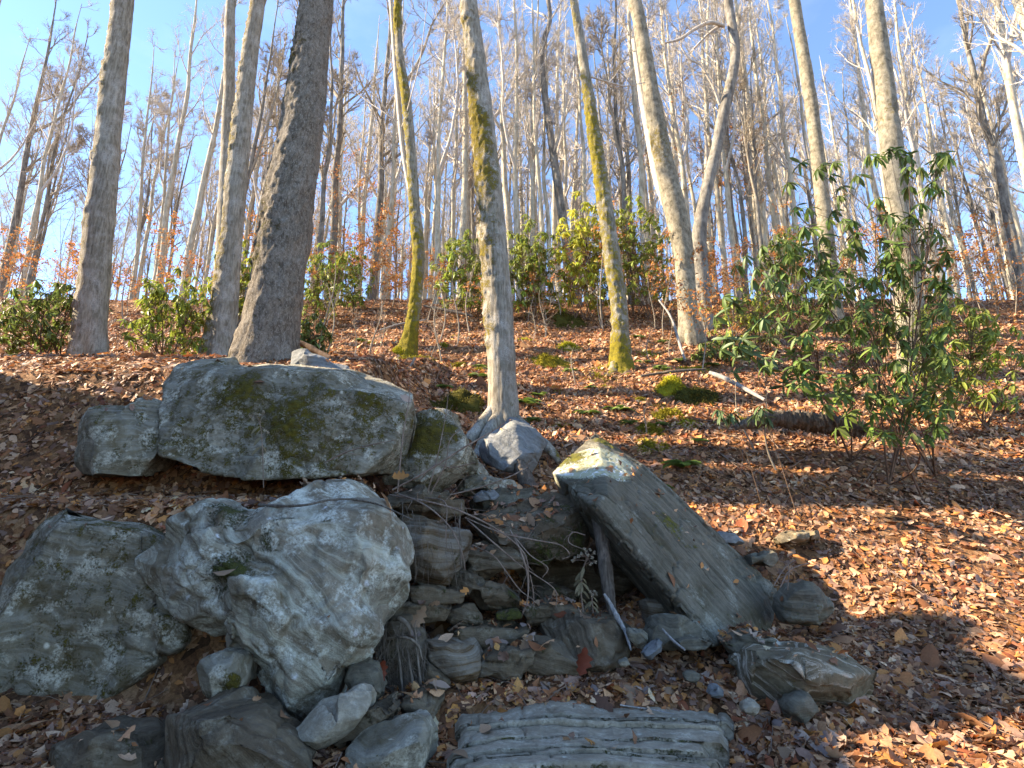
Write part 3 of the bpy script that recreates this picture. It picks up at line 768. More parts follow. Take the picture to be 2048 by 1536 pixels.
# more of the stacked pile
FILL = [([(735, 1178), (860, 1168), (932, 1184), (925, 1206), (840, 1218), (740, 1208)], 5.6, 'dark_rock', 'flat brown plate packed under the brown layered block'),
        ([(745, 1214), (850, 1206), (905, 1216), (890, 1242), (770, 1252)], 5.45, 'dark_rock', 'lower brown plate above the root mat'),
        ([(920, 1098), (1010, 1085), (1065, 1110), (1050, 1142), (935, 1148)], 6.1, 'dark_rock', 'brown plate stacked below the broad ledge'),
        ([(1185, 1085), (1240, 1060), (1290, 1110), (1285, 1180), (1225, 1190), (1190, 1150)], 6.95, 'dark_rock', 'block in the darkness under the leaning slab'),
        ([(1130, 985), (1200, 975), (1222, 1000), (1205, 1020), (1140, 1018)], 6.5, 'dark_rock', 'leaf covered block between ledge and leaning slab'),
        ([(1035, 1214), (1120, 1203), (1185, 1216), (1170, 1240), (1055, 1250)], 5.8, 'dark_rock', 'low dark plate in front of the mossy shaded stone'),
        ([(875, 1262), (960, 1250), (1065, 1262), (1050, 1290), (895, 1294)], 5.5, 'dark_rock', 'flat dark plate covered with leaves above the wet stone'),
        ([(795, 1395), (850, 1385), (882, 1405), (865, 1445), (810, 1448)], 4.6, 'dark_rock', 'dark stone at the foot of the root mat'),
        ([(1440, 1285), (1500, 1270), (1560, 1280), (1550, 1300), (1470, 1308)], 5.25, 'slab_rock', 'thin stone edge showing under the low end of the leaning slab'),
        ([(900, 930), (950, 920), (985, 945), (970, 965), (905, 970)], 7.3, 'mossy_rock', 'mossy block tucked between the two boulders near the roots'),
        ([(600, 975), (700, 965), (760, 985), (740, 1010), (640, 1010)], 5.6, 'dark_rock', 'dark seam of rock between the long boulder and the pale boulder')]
for o_, D_, m_, lab_ in FILL:
    rock('stone', lab_, blob(o_, D_, 0.14, 0.4, 0.8), m_, 0.015, 1, 0.025, 3, strata=((0.08, -0.25, 1), 0.06, 0.035, 0.022, 0.03, 2), moss=0.15, fac=(6, 0.6), den=0.5)

# bottom left pile
rock('round_stone', 'rounded stone with a bright moss patch in the dark gap', blob([(395, 1330), (440, 1300), (475, 1315), (487, 1345), (482, 1385), (455, 1398), (400, 1395)], 4.15, 0.12, 0.35, 0.65), 'mossy_rock', 0.013, 4, 0.015, 3, moss=0.0, blobs=[B(465, 1365, 24, 4.05, .9)], den=0.0)
rock('stone', 'small wedge stone jammed under the pale boulder', blob([(503, 1338), (540, 1322), (572, 1318), (575, 1335), (550, 1350), (512, 1358)], 4.5, 0.06, 0.2, 0.7), 'dark_rock', 0.010, 1, 0.01, 4, moss=0.1, den=0.0)
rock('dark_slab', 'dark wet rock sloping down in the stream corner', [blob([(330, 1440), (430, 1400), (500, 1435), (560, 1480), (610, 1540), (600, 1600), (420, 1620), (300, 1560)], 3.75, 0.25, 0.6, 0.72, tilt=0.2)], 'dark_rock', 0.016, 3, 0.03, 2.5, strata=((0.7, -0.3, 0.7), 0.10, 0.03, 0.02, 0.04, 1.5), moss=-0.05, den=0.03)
rock('flat_stone', 'clean grey flat stone tucked under the pale boulder', [blob([(578, 1465), (640, 1430), (705, 1385), (735, 1388), (740, 1405), (725, 1435), (690, 1478), (640, 1502), (592, 1492)], 4.0, 0.10, 0.35, 0.82)], 'layer_rock', 0.012, 2, 0.012, 3, moss=-0.2, den=0.0)
rock('stone', 'grey pointed stone behind the clean flat stone', blob([(705, 1320), (735, 1325), (755, 1370), (770, 1395), (740, 1412), (700, 1390), (690, 1350)], 4.35, 0.10, 0.3, 0.7), 'slab_rock', 0.012, 2, 0.014, 3, moss=0.05, den=0.02)
rock('stone', 'dark layered stone beneath the clean flat stone', [blob([(690, 1450), (730, 1420), (790, 1398), (805, 1430), (785, 1455), (730, 1478), (680, 1490), (650, 1500)], 4.15, 0.10, 0.4, 0.78)], 'dark_rock', 0.012, 2, 0.02, 3, strata=((0.25, -0.2, 1), 0.06, 0.02, 0.015, 0.02, 2), moss=0.05, den=0.02)
rock('stone', 'low rock with a pale lichen covered end at the lowest step', [blob([(690, 1500), (760, 1465), (815, 1440), (855, 1450), (866, 1500), (850, 1560), (760, 1600), (680, 1580)], 3.95, 0.15, 0.5, 0.72)], 'mossy_rock', 0.014, 3, 0.025, 3, moss=0.1, blobs=[B(770, 1500, 40, 3.85, .4), B(840, 1500, 40, 3.85, -.6)], den=0.03)
rock('stone', 'dark low stone at the outer stream corner', blob([(80, 1500), (180, 1460), (290, 1480), (320, 1540), (230, 1590), (90, 1580)], 3.9, 0.2, 0.5, 0.7), 'dark_rock', 0.02, 3, 0.03, 2.5, moss=0.15, den=0.1)

# slab of bedded rock in front: every bed is its own piece
org = at(1180, 1480, 4.2); org[2] = ground(org[0], org[1]) - 0.1
slab = empty('bedded_slab', org, 'pale grey slab of wavy rock beds with dark cracks at the stream edge', 'stone slab')
beds = [(1411, 4.88), (1443, 4.56), (1457, 4.40), (1484, 4.17), (1506, 4.01), (1516, 3.93), (1546, 3.74), (1562, 3.65), (1600, 3.45)]
KX = 170
RNGB = [0.0, 0.9, 0.0, 0.3, 0.1, 1.2, 0.0, 0.4]
for i in range(len(beds) - 1):
    (y0, d0), (y1, d1) = beds[i], beds[i + 1]
    xs = np.linspace(885 + 40 * RNG.random(), [1466, 1448, 1455, 1418, 1446, 1430, 1470, 1480][i], KX)
    def bow(x, k):
        t = (x - 1180) / 280.0
        return 16 * np.abs(t) ** 1.5 * (1 + 0.25 * (t < 0)) - 10 + 5 * vnoise(np.stack([x / 110.0, x * 0 + k * 0.35, x * 0], -1), 77) + 1.6 * vnoise(np.stack([x / 17.0, x * 0 + k * 5.1, x * 0], -1), 78)
    back = np.array([at(x, y, d0) for x, y in zip(xs, y0 + bow(xs, i))])
    frnt = np.array([at(x, y, d1) for x, y in zip(xs, y1 - 3.0 + bow(xs, i + 1))])
    rows = []
    ns = 12
    for t in np.linspace(0, 1, ns):
        r = back * (1 - t) + frnt * t
        r[:, 2] += (0.004 + 0.030 * RNGB[i]) * t + - 0.008
        rows.append(r)
    for dz, dy in ((-0.003, -0.003), (-0.03, 0.002), (-0.10, 0.02), (-0.30, 0.05)):
        rows.append(frnt + np.array([0, dy, dz]))
    rows.append(back + np.array([0, 0.0, -0.30]))
    rows.append(back + np.array([0, 0.0, -0.06]))
    R_ = np.array(rows)                                 # (rows, KX, 3)
    q = R_ * 1.0
    e = np.minimum(np.arange(KX), np.arange(KX)[::-1]) / 7.0
    R_[:, :, 2] -= 0.05 * np.clip(1 - e * 1.6, 0, 1)[None]
    nz = 0.016 * fbm(q * np.array([2.2, 3, 3]), 4, 0.55, 40) + 0.010 * fbm(q * np.array([3, 26, 10]), 3, 0.6, 60 + i)
    cr_ = np.exp(-(vnoise(q * np.array([5.5, 0.8, 0.8]), 90 + i) / 0.035) ** 2)      # cross joints
    nz -= 0.022 * cr_ * (vnoise(q * 2.0, 95 + i) > 0.05)
    nz += 0.014 * (np.floor(2.2 * vnoise(q * np.array([2.4, 0.6, 0.6]), 120 + i)) / 2.2)
    R_[:ns, :, 2] += nz[:ns]
    R_[ns:, :, 1] += 0.012 * fbm(q[ns:] * 12, 3, 0.6, 70 + i)
    nr = len(rows)
    ii = np.arange(nr * KX).reshape(nr, KX)
    nx = np.roll(ii, -1, 0)
    f4 = np.stack([ii[:, :-1], nx[:, :-1], nx[:, 1:], ii[:, 1:]], -1).reshape(-1, 4)
    V = R_.reshape(-1, 3)
    capn = len(V)
    V = np.vstack([V, R_[:, 0].mean(0)[None], R_[:, -1].mean(0)[None]])
    f3 = np.concatenate([np.stack([ii[:, 0], np.full(nr, capn), nx[:, 0]], -1), np.stack([ii[:, -1], nx[:, -1], np.full(nr, capn + 1)], -1)])
    f4 = f4[:, ::-1]
    st = V[:, 1] * 1.0 + 0.1 * fbm(V * 2, 3)
    mo = np.where(np.arange(len(V)) < ns * KX, 0.0, 0.35) + 0.22 * fbm(V * 4, 3, 0.5, 33) - 0.05
    stamp(V, 0.02)
    bd = obj('bed', mesh('bed', V - org, [f4, f3], True, {'moss': mo, 'strat': st - st.min()}), M['layer_rock'], slab)
    if i == 0: bd['label'] = 'weathered brownish top bed'

# ------------------------------------------------------------------ trees
def interp_path(P, R, s):
    """points, radii and directions at fractions s (M,n) along paths P (M,K,3)"""
    M_, K, _ = P.shape
    f = s * (K - 1)
    i = np.clip(f.astype(int), 0, K - 2)
    w = (f - i)[..., None]
    m = np.arange(M_)[:, None]
    a, b = P[m, i], P[m, i + 1]
    ra, rb = R[m, i], R[m, i + 1]
    return a * (1 - w) + b * w, ra * (1 - w[..., 0]) + rb * w[..., 0], unit(b - a)

def grow_paths(rng, pos, d, L, r0, K, jit, upw, rend=0.25):
    n = len(pos)
    P = np.zeros((n, K, 3)); P[:, 0] = pos
    cur = unit(d)
    st = (L / (K - 1))[:, None]
    for k in range(1, K):
        cur = unit(cur + rng.normal(0, jit, (n, 3)) + np.array([0, 0, upw]))
        P[:, k] = P[:, k - 1] + cur * st
    t = np.linspace(0, 1, K)
    return P, r0[:, None] * (1 - (1 - rend) * t[None])

def children(rng, P, R, n, smin, fl, ang, K, jit, upw, rfac, rmin, lmin=0.15):
    M_ = len(P)
    L = np.linalg.norm(np.diff(P, axis=1), axis=2).sum(1)
    s = rng.uniform(smin, 1.0, (M_, n))
    pos, r, d = interp_path(P, R, s)
    perp = unit(np.cross(d, rng.normal(0, 1, (M_, n, 3))))
    a = rng.uniform(ang[0], ang[1], (M_, n, 1))
    dd = d * np.cos(a) + perp * np.sin(a)
    ll = np.maximum(L[:, None] * fl * (1.15 - 0.75 * s) * rng.uniform(0.6, 1.25, (M_, n)), lmin)
    rr = np.clip(r * rfac, rmin, 1)
    return grow_paths(rng, pos.reshape(-1, 3), dd.reshape(-1, 3), ll.ravel(), rr.ravel(), K, jit, upw)

def crown(rng, tp, tr, n1, t0, len1, dens=(9, 6, 3), el=(0.5, 1.05), rt=0.011):
    """limbs, branches and twigs on a trunk path"""
    mb = MB()
    t = np.sort(rng.uniform(t0, 0.985, n1))
    pos, r, d = interp_path(tp[None], tr[None], t[None])
    pos, r, d = pos[0], r[0], d[0]
    az = rng.uniform(0, 2 * math.pi, n1)
    e = rng.uniform(el[0], el[1], n1)
    dr = np.stack([np.cos(az) * np.cos(e), np.sin(az) * np.cos(e), np.sin(e)], 1)
    rel = (t - t0) / (1 - t0)
    L = len1 * (1.1 - 0.75 * rel) * rng.uniform(0.55, 1.2, n1)
    P1, R1 = grow_paths(rng, pos, dr, L, np.clip(r * rng.uniform(0.28, 0.55, n1), 0.02, 0.12), 9, 0.11, 0.09)
    mb.add(*tubes(P1, R1, 5))
    P2, R2 = children(rng, P1, R1, dens[0], 0.18, 0.48, (0.4, 0.85), 6, 0.10, 0.09, 0.6, 0.014)
    mb.add(*tubes(P2, R2, 4))
    P3, R3 = children(rng, P2, R2, dens[1], 0.15, 0.5, (0.35, 0.8), 4, 0.09, 0.06, 0.65, rt)
    mb.add(*tubes(P3, R3, 3))
    P4, R4 = children(rng, P3, R3, dens[2], 0.2, 0.55, (0.35, 0.8), 3, 0.08, 0.05, 0.8, rt * 0.7, 0.2)
    mb.add(*tubes(P4, R4, 3))
    return mb

def trunk_mesh(name, P, R, sides, org, amp=0.01, freq=(16, 16, 4), mossf=None, lump=0.03, seed=0, but=None):
    V, Fq = tubes(P, R, sides)
    K = len(P)
    ax = np.repeat(P, sides, axis=0)
    N = unit(V - ax)
    rr = np.repeat(R, sides)
    d = amp * fbm(V * np.array(freq), 4, 0.55, seed) + lump * rr * 3.5 * fbm(V * np.array([2.4, 2.4, 1.5]), 4, 0.55, seed + 4)
    if but:                                              # root ribs run out from the foot
        th = np.arctan2(N[:, 1], N[:, 0])
        hh = np.clip(V[:, 2] - but[0], -0.2, None)
        d = d + rr * but[2] * np.exp(-hh / but[1]) * (np.sin(4 * th + seed) + 0.6 * np.sin(7 * th + 2 * seed)) * 0.5
    V = V + N * d[:, None]
    h = np.repeat(np.linspace(0, 1, K), sides)
    mo = np.zeros(len(V)) if mossf is None else mossf(V, N, h)
    V = V + N * (0.035 * ss(0.35, 0.8, mo + 0.5 * vnoise(V * 9, seed + 2)) * (0.7 + 0.8 * vnoise(V * 30, seed + 1)))[:, None]
    return mesh(name, V - org, Fq, True, {'moss': mo})

def fg_tree(name, label, D, pts, mat, top=9.0, base_py=None, flare=1.5, flh=0.5, sides=56, rings=260, amp=0.01, freq=(16, 16, 4),
            mossf=None, seed=1, crown_n=10, crown_mat='twig', dD=0.0, low=(), roots=(), but=0.38):
    """pts: (px, py, width px) from the foot upwards; the stem goes on above the picture"""
    P = np.array([np.append(at(x, y, D + dD * i), pxm(w, D) / 2) for i, (x, y, w) in enumerate(pts)])
    dirn = unit(P[-1, :3] - P[-2, :3])
    ext = [np.append(P[-1, :3] + unit(dirn * 0.6 + np.array([0, 0, 0.4])) * top * t + np.array([0.2 * math.sin(9 * t + seed), 0.2 * math.cos(7 * t + seed), 0]), P[-1, 3] * (1 - 0.85 * t)) for t in (0.25, 0.5, 0.75, 1.0)]
    gz = float(ground(P[0, 0], P[0, 1]))
    low_pt = P[0].copy(); low_pt[2] = min(gz, P[0, 2]) - 0.35
    Q = resample(np.vstack([low_pt[None], P, ext]), rings)
    Pp, R = Q[:, :3], np.maximum(Q[:, 3], 0.012)
    hgt = np.clip(Pp[:, 2] - P[0, 2], -1, None)
    R = R * (1 + (flare - 1) * np.exp(-np.clip(hgt + 0.1, 0, None) / flh))
    org = np.array([P[0, 0], P[0, 1], min(gz, P[0, 2])])
    t = empty(name, org, label, 'tree')
    tk = obj('trunk', trunk_mesh('trunk', Pp, R, sides, org, amp, freq, mossf, seed=seed, but=(org[2], flh * 1.3, but)), M[mat], t)
    rng = np.random.default_rng(seed)
    n0 = int(rings * 0.62)
    mb = crown(rng, Pp[n0:], R[n0:], crown_n, 0.1, 3.2, dens=(7, 5, 2))
    obj('crown', mb.mesh('crown', org), M[crown_mat], t)
    for br in low:
        Pb = resample(np.array([np.append(at(x, y, dd), pxm(w, dd) / 2) for x, y, dd, w in br]), 24)
        mb2 = MB(); mb2.add(*tubes(Pb[:, :3], Pb[:, 3], 8))
        nb_ = 8 if br[0][3] < 10 else 3
        P2, R2 = children(rng, Pb[None, :, :3], np.minimum(Pb[None, :, 3], 0.04), nb_, 0.2 if nb_ == 8 else 0.7, 0.5, (0.5, 1.0), 8, 0.12, 0.06, 0.5, 0.008)
        mb2.add(*tubes(P2, R2, 4))
        P3, R3 = children(rng, P2, R2, 4, 0.2, 0.5, (0.4, 0.9), 4, 0.2, 0.04, 0.6, 0.006)
        mb2.add(*tubes(P3, R3, 3))
        obj('branch', mb2.mesh('branch', org), M[crown_mat if len(br[0]) < 5 else mat], t)
    for rt in roots:
        Pr = resample(np.array([np.append(at(x, y, dd), pxm(w, dd) / 2) for x, y, dd, w in rt]), 40)
        obj('root', trunk_mesh('root', Pr[:, :3], Pr[:, 3], 20, org, 0.008, (14, 14, 6), lambda V, N, h: (0.65 if mat == 'bark_moss' else 0.25) + 0.3 * vnoise(V * 4, 5), seed=seed + 3), M[mat], tk)
    return t

def side(N):        # 1 on the left (sunny, damp) flank
    return np.clip(-N[:, 0] * 0.9 - N[:, 1] * 0.3, -1, 1)

# rough barked big tree on the left
fg_tree('tree', 'thick leaning tree with rough dark speckled bark behind the mossy boulder', 8.6,
        [(527, 735, 128), (540, 650, 116), (558, 540, 112), (577, 420, 106), (595, 310, 98), (612, 190, 88), (624, 80, 78), (634, 0, 74)], 'bark_rough', 8, flare=1.12, flh=0.4, but=0.15, sides=110, rings=420, amp=0.03, freq=(15, 15, 5), seed=3,
        mossf=lambda V, N, h: 0.12 + 0.42 * side(N) * (0.6 + 0.7 * vnoise(V * np.array([.5, .5, .9]), 3)) + 0.2 * fbm(V * 2, 3, 0.5, 9))
# middle tree
fg_tree('tree', 'tall grey barked tree with moss patches rooted behind the cracked boulder', 9.2,
        [(1006, 858, 78), (1007, 815, 64), (1003, 740, 58), (997, 620, 60), (985, 460, 56), (972, 310, 54), (960, 190, 50), (946, 70, 44), (937, 0, 42)], 'bark_mid', 8, flare=1.08, flh=0.2, but=0.3, sides=72, rings=340, amp=0.014, freq=(20, 20, 5), seed=5,
        mossf=lambda V, N, h: (0.46 + 0.28 * side(N) + 0.55 * vnoise(V * np.array([.7, .7, 1.2]), 31)) * ss(4.2, 5.4, V[:, 2] + 0.8 * np.clip(side(N), 0, 1)) + 0.5 * ss(3.5, 3.0, V[:, 2]) * (0.5 + 0.6 * vnoise(V * 3, 8)) - 0.1 + 0.18 * fbm(V * 3, 3, 0.5, 19),
        roots=[[(985, 822, 9.1, 26), (962, 850, 8.9, 24), (940, 880, 8.65, 22), (922, 912, 8.5, 12)],
               [(992, 840, 9.0, 30), (975, 868, 8.75, 27), (962, 895, 8.55, 24), (948, 918, 8.4, 12)],
               [(1030, 840, 9.1, 26), (1075, 880, 8.9, 24), (1105, 905, 8.75, 18), (1118, 925, 8.7, 9)]])
# mossy tree to the right of it
fg_tree('tree', 'slim tree with golden moss and a split mossy foot on the slope', 13.2,
        [(1243, 765, 50), (1241, 700, 38), (1238, 610, 36), (1224, 510, 34), (1209, 400, 32), (1192, 290, 29), (1174, 170, 25), (1157, 60, 21), (1147, 0, 19)], 'bark_moss', 8, flare=1.75, flh=0.3, sides=48, rings=300, amp=0.010, seed=8,
        mossf=lambda V, N, h: 0.48 + 0.25 * side(N) + 0.5 * vnoise(V * np.array([.6, .6, .8]), 5) + 0.5 * ss(6.1, 5.0, V[:, 2]),
        roots=[[(1236, 728, 13.1, 26), (1226, 752, 13.0, 27), (1216, 778, 12.9, 20)], [(1250, 730, 13.1, 26), (1252, 758, 12.9, 30), (1256, 780, 12.8, 26)]],
        low=[[(1176, 152, 13.2, 4), (1210, 162, 13.4, 4), (1250, 172, 13.8, 3), (1290, 165, 14.2, 2)]])
# thin mossy tree, left of the middle
fg_tree('tree', 'thin crooked tree with yellow mossy foot standing on the stepped bank', 14.2,
        [(806, 720, 40), (817, 688, 30), (829, 620, 26), (838, 510, 25), (830, 420, 24), (822, 300, 22), (812, 190, 20), (799, 100, 18), (797, 0, 17)], 'bark_moss', 7, flare=1.7, flh=0.3, sides=40, rings=280, amp=0.010, seed=12,
        mossf=lambda V, N, h: 0.46 + 0.28 * side(N) + 0.5 * vnoise(V * np.array([.6, .6, .8]), 15) + 0.5 * ss(7.0, 6.0, V[:, 2]),
        low=[[(826, 420, 14.2, 9), (806, 300, 14.3, 11), (795, 180, 14.4, 12), (786, 60, 14.5, 11), (778, -60, 14.6, 9)]])
# pale tree on the right
fg_tree('tree', 'stout pale smooth barked tree leaning over the slope', 16.2,
        [(1382, 672, 40), (1374, 600, 39), (1366, 500, 43), (1352, 430, 48), (1332, 340, 44), (1313, 250, 40), (1295, 140, 35), (1278, 40, 31), (1270, 0, 29)], 'bark_pale', 8, flare=1.35, flh=0.35, sides=48, rings=280, amp=0.007, seed=21,
        mossf=lambda V, N, h: -0.05 + 0.5 * ss(0.25, 0.7, vnoise(V * np.array([.3, .3, .7]), 25)) + 0.15 * fbm(V * 3, 3, 0.5, 9),
        low=[[(1345, 430, 16.4, 26), (1318, 360, 16.5, 26), (1300, 270, 16.6, 24), (1284, 190, 16.7, 18), (1268, 80, 16.8, 14)]])
# curved tree behind it
fg_tree('tree', 'dark curved tree bending away behind the stout pale tree', 17.4,
        [(1410, 640, 32), (1404, 560, 31), (1399, 470, 30), (1409, 400, 27), (1430, 310, 25), (1448, 225, 26), (1465, 150, 23), (1470, 100, 22), (1462, 40, 21), (1456, 0, 20)], 'bark_far_dark', 7, flare=1.1, sides=40, rings=280, amp=0.010, seed=26,
        mossf=lambda V, N, h: -0.05 + 0.4 * ss(0.2, 0.7, vnoise(V * np.array([.3, .3, .6]), 27)),
        low=[[(1448, 52, 17.4, 9), (1420, 45, 17.3, 9), (1390, 58, 17.2, 8), (1360, 78, 17.1, 7), (1330, 86, 17, 4)],
             [(1440, 210, 17.4, 7), (1425, 170, 17.2, 6), (1400, 130, 17, 5), (1378, 118, 17, 4), (1360, 90, 16.9, 3)],
             [(1446, 48, 17.4, 6), (1420, 65, 17.5, 6), (1395, 90, 17.6, 5), (1378, 108, 17.7, 3)]])
# left edge trees
fg_tree('tree', 'mossy leaning tree beside the thick rough barked tree', 11.8,
        [(440, 690, 56), (452, 580, 50), (464, 460, 46), (475, 340, 44), (487, 220, 40), (500, 110, 36), (514, 20, 32), (518, 0, 31)], 'bark_mid', 7, flare=1.2, sides=48, rings=280, amp=0.012, seed=31,
        mossf=lambda V, N, h: 0.10 + 0.55 * side(N) + 0.3 * vnoise(V * np.array([.3, .3, .8]), 35))
fg_tree('tree', 'straight grey tree on the upper left slope', 15.5,
        [(440, 640, 34), (446, 500, 31), (452, 350, 28), (458, 180, 25), (462, 0, 22)], 'bark_mid', 7, flare=1.2, sides=32, rings=200, amp=0.010, seed=36, mossf=lambda V, N, h: -0.1 + 0.2 * side(N))
# trees at the outer sides
fg_tree('tree', 'straight grey tree standing above the rock bank', 10.5,
        [(170, 770, 70), (185, 600, 60), (204, 400, 55), (226, 180, 50), (246, 0, 45)], 'bark_mid', 8, flare=1.3, sides=48, rings=240, amp=0.010, seed=41, mossf=lambda V, N, h: 0.05 + 0.45 * side(N))
fg_tree('tree', 'pale patchy tree on the slope past the evergreen shrub', 12.5,
        [(1832, 760, 60), (1818, 600, 52), (1796, 400, 48), (1772, 200, 43), (1748, 0, 38)], 'bark_pale', 8, flare=1.25, sides=48, rings=240, amp=0.008, seed=44, mossf=lambda V, N, h: 0.05 + 0.4 * vnoise(V * np.array([.3, .3, .8]), 45))
fg_tree('tree', 'pale slim tree rising behind the evergreen shrub', 19.0,
        [(1668, 640, 34), (1650, 450, 31), (1624, 220, 28), (1598, 60, 26), (1588, 0, 25)], 'bark_pale', 7, flare=1.1, sides=32, rings=200, amp=0.006, seed=47, mossf=lambda V, N, h: 0.0 + 0.3 * vnoise(V * np.array([.3, .3, .8]), 48))
fg_tree('tree', 'bent brown tree between the crest and the middle tree', 22.0,
        [(1150, 600, 22), (1138, 520, 20), (1120, 400, 19), (1104, 290, 17), (1090, 190, 15), (1083, 120, 14), (1088, 80, 13), (1100, 40, 11), (1096, 0, 10)], 'bark_far_dark', 6, flare=1.1, sides=24, rings=200, amp=0.008, seed=52)

# bare trees beyond the crest: a few kinds, copied
def make_bare(seed, mat, H, r0, bend):
    rng = np.random.default_rng(seed)
    K = 30
    t = np.linspace(0, 1, K)
    ph = rng.uniform(0, 6.28, 4)
    x = bend * (np.sin(t * 3.1 + ph[0]) - math.sin(ph[0])) + 0.05 * np.sin(t * 13 + ph[2]) + 0.025 * np.sin(t * 29 + ph[1])
    y = bend * (np.sin(t * 2.6 + ph[1]) - math.sin(ph[1])) + 0.05 * np.sin(t * 11 + ph[3])
    x -= x[0]; y -= y[0]
    P = np.stack([x, y, t * (H + 0.6) - 0.6], 1)
    R = r0 * (1 - t) ** 0.75 + 0.012
    R[:3] *= np.array([1.5, 1.2, 1.05])
    Pt = resample(np.hstack([P, R[:, None]]), 70)
    tm = trunk_mesh('trunk', Pt[:, :3], Pt[:, 3], 10, np.zeros(3), 0.012, (8, 8, 2), None, 0.05, seed)
    mb = crown(rng, P, R, rng.integers(15, 21) if r0 > 0.14 else 12, 0.33, H * 0.17, dens=(8, 6, 3) if r0 > 0.14 else (6, 4, 2), el=(0.65, 1.25), rt=0.006)
    if rng.random() < 0.6:                                # a fork
        k = rng.integers(10, 16)
        P2, R2 = grow_paths(rng, P[k][None], unit(np.array([rng.normal(0, .3), rng.normal(0, .3), 1.0]))[None], np.array([H * 0.5]), np.array([R[k] * 0.75]), 16, 0.07, 0.12, 0.15)
        mb.add(*tubes(P2, R2, 7))
        m2 = crown(rng, P2[0], R2[0], 12, 0.25, H * 0.13, dens=(7, 5, 3))
        for v in m2.V: pass
        for kk, fl in m2.F.items():
            for f in fl: mb.F.setdefault(kk, []).append(f + mb.n)
        mb.V += m2.V; mb.n += m2.n
    cm = mb.mesh('crown')
    tm.materials.append(M[mat]); cm.materials.append(M['twig'] if mat != 'bark_far_dark' else M['stem'])
    return tm, cm, H

KR = [.20, .23, .16, .20, .24, .15, .21, .11, .13, .10, .12, .09, .17, .12]
KH = [21, 24, 19, 22, 25, 20, 23, 16, 18, 15, 17, 13, 21, 19]
KB = [.15, .25, .3, .2, .15, .4, .2, .25, .15, .3, .2, .3, .4, .15]
KINDS = [make_bare(100 + i, 'bark_far_dark' if i % 4 == 3 else 'bark_far', KH[i], KR[i], KB[i]) for i in range(14)]

# well known trees along the slope, by direction, used to say where a tree of the wood stands
MARK = [(-0.46, 'leaning tree'), (-0.355, 'rough tree'), (-0.17, 'crooked tree'), (-0.03, 'patchy tree'), (0.165, 'golden mossed tree'), (0.285, 'stout tree'), (0.36, 'curved tree'), (0.50, 'pale slim tree'), (0.62, 'outer pale tree')]

def where(x, y):
    a = x / y
    if a < MARK[0][0]: return 'past the leaning tree'
    for (p, m), (q, n_) in zip(MARK[:-1], MARK[1:]):
        if a < q: return 'between %s and %s' % (m, n_)
    return 'past the outer pale tree'

def bare_tree(kind, x, y, s, rz, lean=(0, 0), label=None, group='bare trees of the wood beyond the crest'):
    tm, cm, H = KINDS[kind]
    look = ('dark' if kind % 4 == 3 else 'pale') + ' ' + ('stout' if KR[kind] >= .2 else 'slender' if KR[kind] > .125 else 'thin')
    if label is None:
        label = '%s bare tree %s, %s' % (look, 'on the crest' if y < 31 else 'deep in the wood', where(x, y))
    o = empty('bare_tree', (x, y, float(ground(x, y)) - 0.05), label, 'tree', group)
    o.rotation_euler = (lean[0], lean[1], rz)
    o.scale = (s, s, s)
    obj('trunk', tm, None, o); obj('crown', cm, None, o)
    return o

rng = np.random.default_rng(99)
taken = []
# trunks one can pick out in the photograph: position along the crest and width
for px, w in ((507, 9), (642, 15), (668, 13), (679, 16), (695, 12), (726, 14), (752, 16), (774, 12), (786, 13), (843, 9), (853, 14), (866, 10), (879, 15), (909, 11), (926, 16), (940, 13), (1022, 15), (1038, 13), (1060, 15), (1083, 14), (1101, 17), (1136, 9), (1153, 12), (1183, 11), (1240, 12), (1258, 11), (1269, 13), (1283, 14), (1298, 10), (1410, 12), (1440, 11), (1460, 15), (1475, 13), (1508, 15), (1530, 11), (1558, 16), (1580, 14), (470, 18), (1318, 12), (1347, 11), (1378, 12)):
    k = int(rng.integers(0, 14))
    r0 = KR[k]
    D = np.clip(1.9 * r0 * F / w * rng.uniform(0.9, 1.1), 22, 48)
    p = at(px, 430, D)
    taken.append((p[0], D))
    bare_tree(k, p[0], D, rng.uniform(0.92, 1.1), rng.uniform(0, 6.28), (rng.normal(0, .015), rng.normal(0, .02)))
n = 0
while n < 235:
    y = rng.uniform(23, 62); x = rng.uniform(-1.0, 1.0) * y
    if all((x - a) ** 2 + (y - b) ** 2 > 1.2 ** 2 for a, b in taken):
        taken.append((x, y)); n += 1
        bare_tree(int(rng.choice([0, 2, 3, 5, 7, 7, 8, 8, 9, 9, 10, 10, 11, 11, 12, 13, 13])), x, y, rng.uniform(0.85, 1.15), rng.uniform(0, 6.28), (rng.normal(0, .012), rng.normal(0, .018)))
